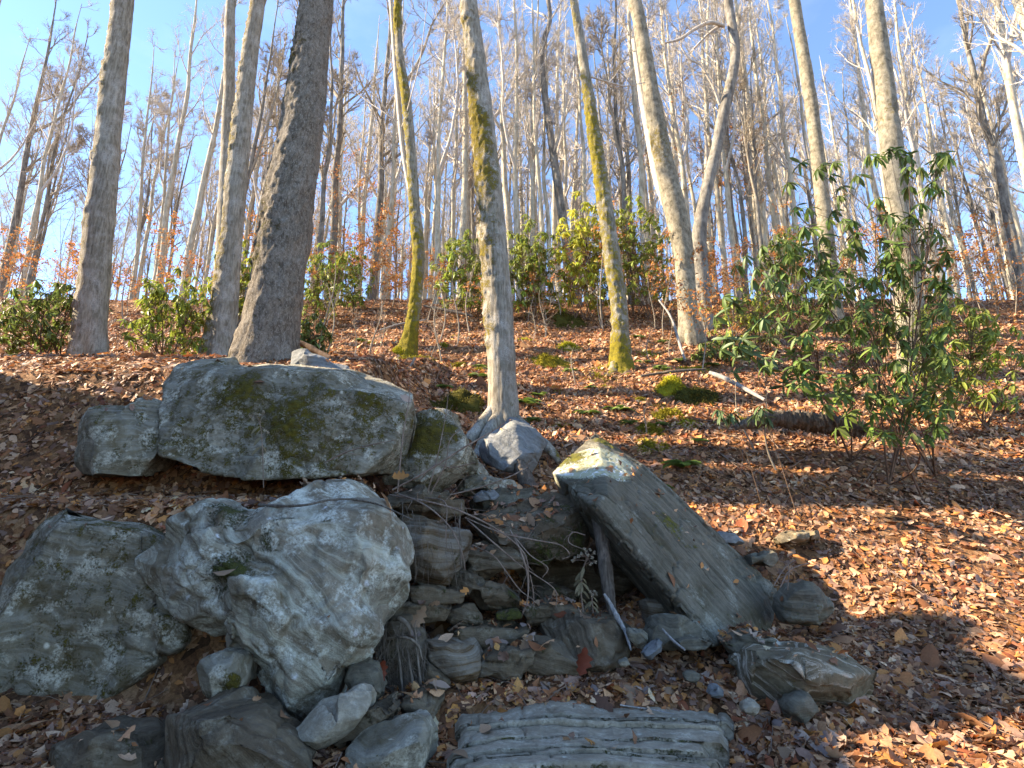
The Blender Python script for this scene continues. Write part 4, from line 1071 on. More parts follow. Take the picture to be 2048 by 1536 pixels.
# trees on the slope to either side
for x, y, k, s, lab in ((-10.3, 8.95, 1, 1.0, 'stout unseen bare tree added left of view to shade the rough trunk'), (-11.6, 9.0, 4, 1.2, 'tallest unseen bare tree, added left of view to shade the rough trunk'), (-12.5, 3.5, 9, 1.1, 'thin unseen bare tree on the added left bank, there to dapple its shade'),  # these three stand out of view, added to shade trunk and rocks
        (16, 15, 6, 1.0, 'bare tree low on the far right slope'), (19, 19, 0, 1.0, 'bare tree high on the far right slope'), (13.5, 18.5, 8, 0.9, 'thin bare tree behind the outer evergreen shrub'), (-12.5, 20.5, 5, 0.9, 'crooked bare tree high on the left slope behind the straight grey tree'),
        (15.5, 21.5, 5, 0.9, 'crooked bare tree near the crest behind the outer pale tree'), (9.8, 20.5, 7, 0.8, 'small dark bare tree near the crest past the curved tree'), (-8.6, 19.5, 7, 0.8, 'small dark bare tree near the crest past the leaning tree')):
    bare_tree(k, x, y, s, rng.uniform(0, 6.28), (rng.normal(0, .02), rng.normal(0, .02)), lab, 'bare trees on the slope')

# ------------------------------------------------------------------ leaves and plants
def leaf_template(w=(0.03, 0.20, 0.30, 0.24, 0.0), fold=0.25, droop=0.25, lobes=0.0):
    n = len(w)
    V = []
    for i, ww in enumerate(w):
        t = i / (n - 1)
        z = -droop * t * t
        hw = ww * 0.5 * (1 + lobes * (1 if i % 2 else -0.6))
        V += [(-hw, t, z + fold * hw), (0, t, z), (hw, t, z + fold * hw)]
    Fq = []
    for i in range(n - 1):
        a = i * 3
        Fq += [(a, a + 1, a + 4, a + 3), (a + 1, a + 2, a + 5, a + 4)]
    return np.array(V, float), np.array(Fq)

RL = leaf_template((0.03, 0.17, 0.24, 0.25, 0.18, 0.01), 0.35, 0.22)
SMALL = leaf_template((0.05, 0.5, 0.0), 0.3, 0.2)

def whorls(rng, tips, axes, n=7, L=0.13, droop=0.5):
    """leaves in rosettes at branch tips -> positions, directions, normals, lengths"""
    M_ = len(tips)
    az = rng.uniform(0, 6.28, (M_, 1)) + np.arange(n)[None] * 2.399
    ref = unit(np.cross(axes, np.array([0.31, 0.2, 0.93])))
    b = np.cross(axes, ref)
    el = rng.normal(-droop, 0.38, (M_, n, 1))
    rad = ref[:, None] * np.cos(az)[..., None] + b[:, None] * np.sin(az)[..., None]
    d = rad * np.cos(el) + axes[:, None] * np.sin(el) + np.array([0, 0, -0.18])
    nrm = axes[:, None] * np.cos(el) - rad * np.sin(el) + np.array([0, 0, 0.5])
    pos = np.repeat(tips[:, None], n, 1) + rng.normal(0, 0.008, (M_, n, 3))
    ln = L * rng.uniform(0.65, 1.2, (M_, n))
    return pos.reshape(-1, 3), unit(d.reshape(-1, 3)), unit(nrm.reshape(-1, 3)), ln.ravel()

def stems_to(rng, bases, tips, r0=0.012, sag=0.15, K=9):
    """a few main stems; every leafy tip sits on a side twig of the nearest one"""
    n = len(tips)
    nb = 1 if n < 8 else int(round(n ** 0.5 * 0.9))
    hd = rng.choice(n, nb, replace=False)
    a = bases[rng.integers(0, len(bases), nb)]
    t = np.linspace(0, 1, K)[None, :, None]
    mid = a * 0.5 + tips[hd] * 0.5 + rng.normal(0, sag, (nb, 3)); mid[:, 2] += 0.1
    Pm = a[:, None] * (1 - t) ** 2 + 2 * mid[:, None] * t * (1 - t) + tips[hd][:, None] * t ** 2
    Rm = r0 * (1 - 0.72 * np.linspace(0, 1, K))[None] * rng.uniform(0.7, 1.2, (nb, 1))
    dd = ((tips[:, None] - Pm[None, :, K // 2 + 1]) ** 2).sum(-1)
    w = dd.argmin(1)
    s = rng.integers(K // 3, K - 2, n)
    b0 = Pm[w, s]
    m2 = b0 * 0.4 + tips * 0.6 + rng.normal(0, sag * 0.3, (n, 3)); m2[:, 2] -= 0.05
    P = b0[:, None] * (1 - t) ** 2 + 2 * m2[:, None] * t * (1 - t) + tips[:, None] * t ** 2
    R = np.full((n, K), 0.35 * r0) * (1 - 0.5 * np.linspace(0, 1, K))[None]
    ax = unit(P[:, -1] - P[:, -2] + np.array([0, 0, 0.03]))
    return np.concatenate([Pm, P]), np.concatenate([Rm, R]), ax

def bush(name, label, bases, tips, col, L=0.12, n=7, seed=1, parts=0, r0=0.012, sag=0.15, group=None, lm='rhodo_leaf', cat='shrub'):
    rng = np.random.default_rng(seed)
    bases = np.asarray(bases); tips = np.asarray(tips)
    org = bases.mean(0)
    o = empty(name, org, label, cat, group)
    P, R, ax = stems_to(rng, bases, tips, r0, sag)
    mb = MB(); mb.add(*tubes(P, R, 5))
    obj('branches', mb.mesh('branches', org), M['brown_wood'], o)['kind'] = 'stuff'
    pos, d, nr, ln = whorls(rng, tips, ax, n, L)
    if parts:
        # the leaves that show largest are pieces of their own
        dist = np.linalg.norm(pos - np.array([0, 0, CZ]), axis=1)
        vis = (np.abs(pos[:, 0]) < 0.5 * pos[:, 1]).astype(float)
        order = np.argsort(dist - 3 * vis)[:parts]
        lme = mesh('leaf', RL[0], RL[1])
        lme2 = mesh('leaf', RL[0], RL[1])
        lme.materials.append(M[lm]); lme2.materials.append(M['rhodo_leaf_dark'])
        Rm = frames(d, nr)
        for q, i in enumerate(order):
            lf = obj('leaf', lme if q % 3 else lme2, None, o)
            m4 = Matrix.Identity(4)
            for r in range(3):
                for c in range(3): m4[r][c] = Rm[i, r, c] * ln[i]
                m4[r][3] = pos[i, r] - org[r]
            lf.matrix_local = m4
        keep = np.ones(len(pos), bool); keep[order] = False
        pos, d, nr, ln = pos[keep], d[keep], nr[keep], ln[keep]
    if len(pos):
        cc = np.array(col)[None] * rng.uniform(0.55, 1.45, (len(pos), 1)) * (1 + rng.normal(0, 0.08, (len(pos), 3)))
        V, Fq, c = instances(RL[0], RL[1], frames(d, nr), pos - org, ln, np.clip(cc, 0.005, 0.8))
        f = obj('foliage', mesh('foliage', V, Fq, True, col=c), M['green_leaf'], o)
        f['kind'] = 'stuff'
    return o

def gpt(px, py, D):
    p = at(px, py, D)
    return np.array([p[0], p[1], float(ground(p[0], p[1]))])

rng = np.random.default_rng(5)
# evergreen shrub at the right edge
tips = []
while len(tips) < 330:
    x, y = rng.uniform(1395, 1900), rng.uniform(300, 870)
    lim = np.interp(y, [300, 450, 520, 600, 660, 740, 770, 810, 870], [1560, 1540, 1470, 1440, 1405, 1440, 1540, 1570, 1690])
    if x < lim or rng.random() > np.interp(x - lim, [0, 60, 400], [0.25, 0.7, 1.0]): continue
    if y < 470 and rng.random() < 0.45: continue
    tips.append(at(x, y, rng.uniform(6.8, 8.6)))
bush('rhododendron', 'large evergreen shrub with long drooping glossy leaves on the right bank', [gpt(1760, 860, 8.3), gpt(1820, 850, 8.0), gpt(1790, 870, 8.8), gpt(1700, 900, 8.9), gpt(1850, 830, 8.5)], tips, (0.15, 0.22, 0.05), L=0.185, n=9, seed=61, parts=300, r0=0.014, sag=0.18)
# two low sprays in the shade below it
for (cx, cy, D, lab, sd) in ((1452, 825, 7.6, 'drooping spray of dark evergreen leaves low on the leaf slope', 71), (1520, 822, 7.4, 'spray of narrow evergreen leaves beside the dark fallen log', 72)):
    tp = [at(cx + rng.normal(0, 16), cy + rng.normal(0, 9), D + rng.normal(0, 0.08)) for _ in range(4)]
    bush('rhododendron_spray', lab, [gpt(cx + 60, cy + 70, D + 0.2)], tp, (0.06, 0.1, 0.06), L=0.17, n=9, seed=sd, parts=40, r0=0.008, sag=0.05, lm='rhodo_leaf_dark', cat='shrub')

# evergreen shrubs along the crest and slope
def hill_bush(label, px, py, D, wpx, hpx, n, col, seed, L=0.16):
    r = np.random.default_rng(seed)
    b0 = gpt(px, py, D)
    w, h = pxm(wpx, D) / 2, pxm(hpx, D)
    tp = []
    for _ in range(n):
        a = r.uniform(0, 6.28); q = math.sqrt(r.random())
        hh = h * (0.12 + 0.88 * r.random() ** 0.8) * (1 - 0.35 * q)
        tp.append(b0 + np.array([w * q * math.cos(a) * (1 + 0.25 * r.normal()), w * 0.8 * q * math.sin(a), hh]))
    bs = [b0 + np.array([r.uniform(-.3, .3) * w, r.uniform(-.3, .3) * w, -0.05]) for _ in range(4)]
    bush('rhododendron', label, bs, tp, col, L=L * 1.1, n=9, seed=seed, r0=0.016, sag=0.2)

G1, G2, G3 = (0.26, 0.31, 0.055), (0.48, 0.48, 0.06), (0.15, 0.20, 0.05)
hill_bush('evergreen shrub by the mossy leaning tree', 470, 660, 12.5, 140, 320, 180, (0.26, 0.30, 0.05), 201)
hill_bush('low evergreen shrub directly behind the thick rough trunk', 625, 690, 12.5, 75, 110, 60, G3, 202)
hill_bush('evergreen shrub among orange leaves on the crest behind the rough trunk', 640, 605, 18.2, 120, 230, 150, G1, 203, 0.19)
hill_bush('dark evergreen shrub on the crest left of the patchy trunk', 930, 612, 18.8, 130, 230, 160, G1, 204, 0.22)
hill_bush('dark evergreen shrub on the crest between the two mossy trees', 1055, 612, 18.8, 140, 280, 210, G1, 205, 0.22)
hill_bush('bright yellow green evergreen shrub on the crest', 1165, 612, 18.6, 130, 330, 240, G2, 206, 0.21)
hill_bush('broad green evergreen shrub behind the slim golden mossed tree', 1275, 612, 18.6, 160, 320, 260, (0.30, 0.34, 0.055), 207, 0.20)
hill_bush('small evergreen shrub on the crest beyond the thin crooked tree', 700, 595, 20.0, 80, 170, 80, G1, 208, 0.2)
hill_bush('low evergreen shrub at the foot of the stout pale tree', 1440, 690, 13.5, 110, 60, 60, G3, 209)
hill_bush('evergreen thicket in front of the crest on the right slope', 1500, 640, 14.5, 150, 150, 150, G1, 210)
hill_bush('evergreen shrub above the rock bank', 330, 700, 11.5, 160, 240, 150, G1, 211)
hill_bush('wide evergreen shrub on the outer left slope', 80, 760, 10.8, 200, 210, 150, G3, 212)
hill_bush('tall evergreen shrub on the outer right slope', 1930, 800, 10.0, 230, 330, 190, G1, 213)
hill_bush('evergreen shrub on the crest past the curved tree', 1600, 610, 19.0, 160, 230, 180, G3, 214, 0.2)

# beech saplings that keep their orange leaves
def sapling(label, px, py, D, H, nl, seed, spread=0.5, name='beech_sapling', leaves=True, col=(0.52, 0.23, 0.075), rstem=0.016, lean=0.0, cat='sapling', group=None, lsize=0.075):
    r = np.random.default_rng(seed)
    b0 = gpt(px, py, D)
    o = empty(name, b0, label, cat, group)
    K = 14
    t = np.linspace(0, 1, K)
    P = np.stack([lean * t * H + 0.05 * H * np.sin(t * 5 + seed), 0.04 * H * np.sin(t * 4 + 2 * seed), t * H - 0.05], 1)
    P -= P[0]
    P[:, 2] -= 0.04
    R = rstem * (1 - 0.8 * t)
    mb = MB(); mb.add(*tubes(P, R, 6))
    obj('stem', mb.mesh('stem'), M['stem'], o)
    P1, R1 = children(r, P[None], R[None], 12 if leaves else 7, 0.22, spread, (0.7, 1.25), 7, 0.14, 0.02, 0.5, 0.005)
    P2, R2 = children(r, P1, R1, 5, 0.2, 0.45, (0.4, 0.9), 4, 0.14, 0.0, 0.6, 0.003)
    mb = MB(); mb.add(*tubes(P1, R1, 4)); mb.add(*tubes(P2, R2, 3))
    obj('branches', mb.mesh('branches'), M['stem'], o)['kind'] = 'stuff'
    if leaves:
        A = np.concatenate([P1, P2[:, [0, 0, 1, 1, 2, 2, 3]]])
        i = r.integers(0, len(A), nl); k = r.integers(2, 7, nl)
        pos = A[i, k] + r.normal(0, 0.04, (nl, 3))
        d = unit(r.normal(0, 1, (nl, 3)) + np.array([0, 0, -0.5])); nn = unit(r.normal(0, 1, (nl, 3)))
        cc = np.array(col) * r.uniform(0.6, 1.4, (nl, 1)) * (1 + r.normal(0, .1, (nl, 3)))
        V, Fq, c = instances(SMALL[0], SMALL[1], frames(d, nn), pos, lsize * r.uniform(0.6, 1.3, nl), np.clip(cc, 0.01, 0.8))
        f = obj('foliage', mesh('foliage', V, Fq, True, col=c), M['orange_leaf'], o)
        f['kind'] = 'stuff'
    return o

sapling('beech sapling with curled orange leaves in front of the stout pale tree', 1400, 705, 13.0, 3.0, 620, 301, 0.55, lsize=0.085)
sapling('small beech sapling with orange leaves right of the stout pale tree', 1465, 690, 13.8, 2.0, 300, 302, 0.5, lsize=0.08)
sapling('beech sapling with orange leaves against the left side of the pale trunk', 1325, 640, 16.5, 3.0, 420, 312, 0.5, lsize=0.085)
def copy_thing(o, loc, rz, s):
    c = o.copy(); C.objects.link(c)
    c.location = loc; c.rotation_euler = (0, 0, rz); c.scale = (s, s, s)
    for ch in list(o.children):
        k = ch.copy(); C.objects.link(k); k.parent = c
    return c

ORANGE = 'thin beech sapling holding orange leaves along the crest'
protos = []
for i, (px, py, D, H, n_) in enumerate(((610, 590, 21, 3.0, 420), (668, 585, 22, 2.4, 420), (725, 588, 22, 3.4, 460), (768, 590, 21, 2.0, 320), (700, 560, 26, 7, 520), (1530, 600, 22, 8.0, 700), (1475, 600, 24, 9.0, 520))):
    protos.append(sapling(ORANGE, px, py, D, H, n_, 310 + i * 7, 0.42, group='orange beech saplings along the crest', lsize=0.095))
r = np.random.default_rng(515)
def crest_copy(pr, px, D):
    p = at(px, 590, D)
    c_ = copy_thing(pr, (p[0], D, float(ground(p[0], D)) - 0.02), r.uniform(0, 6.28), r.uniform(0.75, 1.2))
    c_['label'] = '%s orange leaved beech sapling, %s' % ('tall' if protos.index(pr) > 3 else 'low', where(p[0], D))
for px, D, k in ((800, 22, 3), (560, 19, 2), (655, 27, 4), (755, 27, 4), (890, 22, 3), (1320, 19, 1), (1590, 23, 5), (505, 21, 2), (1250, 22, 3), (585, 20, 1), (640, 20.5, 3), (690, 21, 0), (745, 20.5, 1), (782, 23, 0), (1400, 22, 2), (1440, 20, 0), (1500, 21, 1), (1555, 20, 2), (1350, 23, 6), (870, 24, 1), (1090, 23, 3), (1010, 24, 3), (620, 24, 6), (715, 24, 2), (830, 25, 1), (540, 24, 4), (960, 23, 3)):
    crest_copy(protos[k], px, D)
for _ in range(70):
    px = r.uniform(-60, 2110)
    crest_copy(protos[int(r.integers(0, 4))], px, r.uniform(17.5, 24))

SW = ['behind the rough trunk'] * 2 + ['between crooked tree and patchy tree'] * 4 + ['beside the slim golden mossed tree'] * 2 + ['right behind the patchy tree'] * 2 + ['below the moss cushions', 'near the bright moss cushion', 'near the leaning stick'] + ['left of the thin crooked tree'] * 3 + ['above the leaning slab', 'by the evergreen sprays', 'by the rotten log', 'beside the thin crooked tree foot'] + ['near the crest behind the patchy tree'] * 3
for i, (px, py, D, H, ln) in enumerate(((640, 700, 12.5, 2.6, .02), (655, 695, 12.8, 2.1, -.1), (880, 650, 16, 2.4, .0), (915, 665, 15.5, 2.6, .03), (885, 700, 13.6, 2.2, -.02), (940, 640, 17.5, 3.2, .04), (1205, 610, 19, 3, .02), (1222, 640, 16.2, 1.3, -.1), (1065, 660, 16, 1.2, .0), (1090, 650, 17, 1.6, -.04), (1150, 770, 12.2, 0.9, .03), (1300, 720, 13.8, 1.0, .05), (1340, 700, 14.2, 1.0, .0), (740, 690, 13.6, 1.6, .08), (760, 680, 14.2, 1.4, -.06), (705, 700, 13.2, 1.3, .1), (1290, 830, 9.8, .6, .1), (1500, 800, 9.2, 1.2, -.15), (1545, 840, 8.6, 1.5, -.12), (860, 690, 13.2, 1.1, .1), (1010, 600, 20, 2.6, .0), (975, 610, 19.5, 2.2, .05), (1120, 620, 18.5, 2.0, .0))):
    sapling('%s pale bare sapling on the open leaf slope, %s' % ('tall' if H > 2 else 'short', SW[i]), px, py, D, H, 0, 400 + i, 0.35, name='bare_sapling', leaves=False, rstem=0.026 if H > 1.5 else 0.016, lean=ln, group='bare saplings on the slope')

# ferns
def fern(label, px, py, D, n, L, seed, group=None):
    r = np.random.default_rng(seed)
    b0 = gpt(px, py, D)
    o = empty('fern', b0, label, 'fern', group)
    T = leaf_template((0.16, 0.26, 0.02), 0.1, 0.1)
    for k in range(n):
        az = 6.28 * k / n + r.normal(0, 0.25)
        t = np.linspace(0, 1, 20)
        el = 0.9 * r.uniform(0.6, 1.1)
        l = L * r.uniform(0.75, 1.15)
        path = np.stack([np.cos(az) * l * t * math.cos(el * .6), np.sin(az) * l * t * math.cos(el * .6), l * (math.sin(el) * t - 0.75 * t ** 2) + 0.02], 1)
        mb = MB(); mb.add(*tubes(path, 0.004 * (1 - 0.8 * t), 4))
        dirs = unit(np.gradient(path, axis=0))
        up = np.array([0, 0, 1.0])
        for sg in (-1, 1):
            sd = unit(np.cross(dirs, up)) * sg
            d = unit(sd + dirs * 0.35 + np.array([0, 0, -0.12]))
            wl_ = l * 0.26 * np.sin(np.pi * np.clip(t * 0.93 + 0.12, 0, 1)) + 0.008
            V, Fq, _ = instances(T[0], T[1], frames(d, np.cross(sd * sg, dirs) * -1 + up), path, wl_)
            mb.add(V, Fq)
        obj('frond', mb.mesh('frond'), M['fern_leaf'], o)

fern('green fern on the leaf slope behind the leaning slab', 1362, 900, 8.7, 11, 0.42, 501)
fern('dark fern tucked at the upper edge of the leaning slab', 1303, 925, 8.2, 9, 0.34, 502)
fern('small fern left of the patchy trunk foot', 958, 722, 12.2, 7, 0.34, 503)
fern('bright fern right of the patchy trunk foot', 1050, 775, 10.8, 9, 0.42, 504)
fern('bright fern lower on the right of the patchy trunk', 1058, 812, 10.1, 8, 0.36, 505)
fern('fern on the slope under the split mossy foot', 1235, 812, 10.6, 9, 0.36, 506)
fern('low fern beside the moss cushions', 1175, 815, 10.4, 7, 0.3, 507)
fern('fern beside the yellow mossy foot of the thin tree', 792, 735, 12.9, 9, 0.38, 508)
fern('fern near the fallen branch below the evergreen thicket', 1320, 720, 12.8, 8, 0.36, 509)
fern('small fern on the open leaf slope above the slab', 1395, 860, 9.4, 7, 0.28, 510)
fern('fern at the foot of the beech sapling', 1280, 700, 13.8, 8, 0.34, 511)

# moss cushions
def moss_mound(label, px, py, D, wpx, hpx, col, seed, group=None):
    r = np.random.default_rng(seed)
    b0 = gpt(px, py, D)
    w, h = pxm(wpx, D) / 2 * 1.15, pxm(hpx, D) * 0.75
    nu, nv = 40, 14
    u = np.linspace(0, 2 * math.pi, nu, endpoint=False); v = np.linspace(0, 1, nv)
    U, Vv = np.meshgrid(u, v, indexing='ij')
    S = np.stack([w * np.cos(U) * np.sin(Vv * 1.75), w * 0.8 * np.sin(U) * np.sin(Vv * 1.75), h * np.cos(Vv * 1.75)], -1)
    S = S * (1 + 0.85 * fbm((S + b0) * 3.0, 3, 0.6, seed))[..., None]
    S[..., 2] += ground(S[..., 0] + b0[0], S[..., 1] + b0[1]) - b0[2] - 0.06
    ii = np.arange(nu * nv).reshape(nu, nv); jj = np.roll(ii, -1, 0)
    Fq = np.stack([ii[:, :-1], ii[:, 1:], jj[:, 1:], jj[:, :-1]], -1).reshape(-1, 4)
    mb = MB()
    Sf = S.reshape(-1, 3)
    c0 = np.array(col)
    mb.add(Sf, Fq, np.clip(c0 * (0.7 + 0.5 * vnoise((Sf + b0) * 6, seed))[:, None], 0.005, 1))
    n_ = 3200                                            # short shoots give the cushion its nap
    k = r.integers(0, len(Sf), n_)
    pos = Sf[k] + r.normal(0, 0.022, (n_, 3))
    d = unit(unit(Sf[k] * np.array([1, 1, 1.5]) + 1e-6) + r.normal(0, 0.5, (n_, 3)))
    V, F2, c = instances(SMALL[0], SMALL[1], frames(d, r.normal(0, 1, (n_, 3))), pos, 0.034 * r.uniform(0.6, 1.5, n_), np.clip(c0 * r.uniform(0.6, 1.5, (n_, 1)), 0.005, 1))
    mb.add(V, F2, c)
    o = obj('moss_cushion', mb.mesh('moss_cushion'), M['moss'], None, b0)
    tag(o, label, 'moss', group)

Y1, Y2, Y3 = (0.40, 0.36, 0.03), (0.27, 0.23, 0.028), (0.12, 0.105, 0.022)
moss_mound('yellow green moss cushion on the slope right of the patchy trunk', 1092, 700, 13.8, 62, 26, Y2, 601)
moss_mound('bright yellow moss cushion right of the split mossy foot', 1338, 772, 11.6, 52, 34, Y1, 602)
moss_mound('dark moss cushion beside the bright yellow one', 1392, 790, 11.3, 70, 34, Y3, 603)
moss_mound('small yellow moss cushion high on the slope', 1048, 655, 16.4, 44, 12, Y1, 604)
moss_mound('flat moss patch near the fallen pale branch', 1370, 725, 13.2, 40, 10, Y1, 605)
moss_mound('mossy hump among ferns above the leaning slab', 1330, 815, 10.4, 50, 18, Y2, 606)
moss_mound('low moss patch on the leaf slope behind the slab end', 1290, 862, 9.3, 60, 16, Y2, 607)
moss_mound('moss cushion on the stepped bank below the thin crooked tree', 765, 752, 12.6, 60, 18, Y1, 608)
moss_mound('moss covered rootstock left of the patchy trunk', 908, 800, 10.4, 90, 40, Y3, 609)
moss_mound('brown mossy hump on the upper slope', 1130, 625, 18.5, 70, 18, Y3, 610)
moss_mound('moss strip along the stepped bank', 815, 745, 12.7, 90, 18, Y2, 611)
moss_mound('moss patch at the yellow mossy foot of the thin tree', 805, 712, 14.0, 44, 20, Y1, 612)
moss_mound('moss on the slope near the bright fern', 1140, 672, 15.2, 36, 12, Y1, 613)
moss_mound('green moss patch on the far left bank', 740, 668, 15.8, 30, 8, Y2, 614)
moss_mound('moss cushion low on the slope above the fern', 1300, 838, 9.9, 44, 14, Y2, 615)
moss_mound('small moss cushion on the bed of leaves on the ledge side', 600, 962, 5.5, 60, 12, (0.06, 0.085, 0.02), 616)

# bare brush along the crest
BR = 'bare thin sapling in the brush along the crest'
bp = [sapling(BR, 700 + 60 * i, 585, 23 + i, H, 0, 900 + i, 0.4, name='bare_sapling', leaves=False, rstem=0.022, group='bare saplings in the crest brush') for i, H in enumerate((2.6, 3.6, 5.0, 4.2, 6.5, 3.0))]
r = np.random.default_rng(717)
for _ in range(150):
    y = r.uniform(17.5, 30); x = r.uniform(-1, 1) * y
    c_ = copy_thing(bp[int(r.integers(0, 6))], (x, y, float(ground(x, y)) - 0.02), r.uniform(0, 6.28), r.uniform(0.7, 1.2))
    c_['label'] = 'bare crest sapling, %s' % where(x, y)

# more ferns and moss spread over the slope
r = np.random.default_rng(818)
def on_slope():
    while True:
        px, D = r.uniform(620, 1480), r.uniform(9.6, 17)
        x = at(px, 700, D)[0]
        py = 768 - F * math.tan(math.atan2(float(ground(x, D)) - CZ, D) - PITCH)
        if 600 < py < 880 and not (py > 800 and px < 1120): return px, py, D
for k in range(16):
    px, py, D = on_slope()
    x = at(px, py, D)[0]
    fern('small green fern scattered on the open leaf slope', px, py, D, 7, r.uniform(0.2, 0.34), 530 + k, 'small ferns scattered on the slope')
for k in range(26):
    px, py, D = on_slope()
    if k < 12: px, py, D = r.normal(1290, 70), 0, r.uniform(9.8, 13.5)
    moss_mound('flat ragged moss patch scattered on the open leaf slope', px, 700, D, r.uniform(18, 60), r.uniform(4, 11), [Y1, Y2, Y2][k % 3], 640 + k, 'moss patches scattered on the slope')

# ------------------------------------------------------------------ dead wood, canes, roots, dry flowers
def stick(name, label, pts, mat, D=None, sides=8, cat='branch', jag=0.0, group=None, rings=60, twigs=0, seed=1, parent=None):
    """pts: (px, py, D, width px)"""
    P = resample(np.array([np.append(at(x, y, d), pxm(w, d) / 2) for x, y, d, w in pts]), rings)
    V, Fq = tubes(P[:, :3], np.maximum(P[:, 3], 0.0015), sides)
    ax = np.repeat(P[:, :3], sides, axis=0); N = unit(V - ax)
    rr = np.repeat(P[:, 3], sides)
    V = V + N * (rr * (0.25 * fbm(V * np.array([9, 9, 5]), 3, 0.5, seed) + jag * fbm(V * np.array([40, 40, 5]), 3, 0.5, seed)))[:, None]
    org = V[np.argmin(V[:, 2])].copy()
    mb = MB(); mb.add(V, Fq)
    K = rings
    for e in (0, K - 1):                                  # close the ends
        c = V[e * sides:(e + 1) * sides].mean(0)
        n0 = mb.n
        mb.add(np.vstack([V[e * sides:(e + 1) * sides], c]), np.array([(j, (j + 1) % sides, sides) for j in range(sides)]))
    if twigs:
        r = np.random.default_rng(seed)
        P2, R2 = children(r, P[None, :, :3], P[None, :, 3], twigs, 0.15, 0.28, (0.5, 1.1), 6, 0.16, -0.02, 0.5, 0.0025)
        mb.add(*tubes(P2, R2, 4))
    if parent is not None:
        return obj(name, mb.mesh(name, np.array(parent.location)), M[mat], parent)
    o = obj(name, mb.mesh(name, org), M[mat], None, org)
    return tag(o, label, cat, group)

stick('dead_log', 'weathered broken log standing in the hollow against the leaning slab', [(1190, 1000, 6.0, 26), (1200, 1050, 5.95, 27), (1208, 1110, 5.9, 25), (1215, 1170, 5.85, 23), (1226, 1225, 5.8, 17), (1236, 1246, 5.75, 10)], 'dead_wood', sides=20, cat='log', jag=0.35, rings=140, seed=3)
stick('dead_branch', 'splintered grey branch leaning under the weathered log', [(1208, 1188, 5.75, 5), (1222, 1210, 5.7, 8), (1236, 1238, 5.6, 10), (1250, 1262, 5.5, 7), (1262, 1300, 5.3, 3)], 'grey_wood', jag=0.3, seed=4)
stick('dead_stump', 'short weathered stump in front of the cracked boulder', [(1032, 905, 7.7, 22), (1040, 930, 7.65, 25), (1052, 960, 7.6, 28), (1066, 985, 7.55, 32)], 'dead_wood', sides=20, cat='stump', jag=0.3, rings=70, seed=5)
stick('dead_branch', 'bleached forked splinter beside the short stump', [(1030, 968, 7.2, 4), (1040, 980, 7.15, 6), (1050, 993, 7.1, 6)], 'grey_wood', jag=0.3, seed=6)
stick('fallen_log', 'reddish fallen log slanting down behind the mossy boulder', [(575, 682, 9.3, 11), (605, 688, 9.3, 13), (640, 706, 9.2, 13), (680, 730, 9.0, 13), (715, 752, 8.8, 11)], 'brown_wood', sides=14, cat='log', seed=7)
stick('fallen_branch', 'dark fallen branch high on the slope below the crest', [(848, 612, 18.2, 5), (880, 618, 18.0, 7), (915, 625, 17.8, 7), (945, 632, 17.6, 5)], 'dead_wood', seed=8)
stick('fallen_branch', 'thin pale branch lying on the upper slope left of the patchy trunk', [(760, 660, 16.0, 4), (800, 648, 16.1, 4), (850, 640, 16.2, 3)], 'grey_wood', seed=9)
stick('fallen_branch', 'pale barkless branch lying below the evergreen thicket', [(1420, 745, 11.8, 9), (1450, 757, 11.5, 10), (1485, 775, 11.1, 9), (1530, 800, 10.6, 7)], 'grey_wood', seed=10)
stick('leaning_stick', 'long pale stick leaning on the slope before the stout pale tree', [(1318, 600, 14.6, 4), (1342, 635, 14.2, 5), (1360, 690, 13.6, 6), (1370, 720, 13.2, 6)], 'grey_wood', seed=11)
stick('fallen_branch', 'dark branch lying across the slope by the moss cushions', [(1282, 752, 12.0, 6), (1330, 745, 12.0, 6), (1380, 740, 12.0, 6), (1412, 738, 12.0, 3)], 'dead_wood', seed=12, twigs=3)
stick('fallen_log', 'dark rotten log half buried right of the evergreen sprays', [(1470, 856, 8.5, 10), (1510, 842, 8.6, 24), (1570, 838, 8.7, 32), (1650, 846, 8.8, 34), (1720, 860, 8.9, 30)], 'dead_wood', sides=26, cat='log', jag=0.7, rings=120, seed=13)
stick('dead_snag', 'black dead stem leaning beside the foot of the rough trunk', [(452, 742, 8.6, 16), (470, 690, 8.5, 17), (488, 630, 8.4, 12), (500, 580, 8.4, 5)], 'dead_wood', sides=12, cat='branch', jag=0.2, seed=14)
stick('fallen_branch', 'branch poking out of the stepped bank below the thin tree', [(790, 772, 11.6, 6), (812, 748, 11.6, 6), (830, 715, 11.6, 4)], 'grey_wood', seed=15, twigs=2)
stick('fallen_branch', 'mossy branch along the top of the stepped bank', [(735, 752, 12.4, 9), (790, 742, 12.3, 11), (835, 738, 12.2, 9)], 'dead_wood', seed=16)
stick('stick', 'short grey stick on the litter below the grey sloping stone', [(1325, 1258, 5.28, 4), (1345, 1280, 5.18, 5), (1370, 1300, 5.05, 4)], 'grey_wood', seed=17)
stick('stick', 'thin straight stick on the back rim of the bedded slab', [(1240, 1410, 4.8, 3), (1330, 1425, 4.75, 3.5), (1410, 1450, 4.6, 3)], 'grey_wood', seed=18)
stick('vine', 'curved thin vine draped over the top of the pale boulder', [(518, 1010, 4.75, 7), (560, 1012, 4.6, 6), (610, 1010, 4.55, 5), (660, 1000, 4.6, 4.5), (710, 999, 4.65, 4), (760, 1010, 4.6, 3.5), (825, 1040, 4.5, 2.5)], 'dead_wood', cat='vine', rings=90, seed=19)

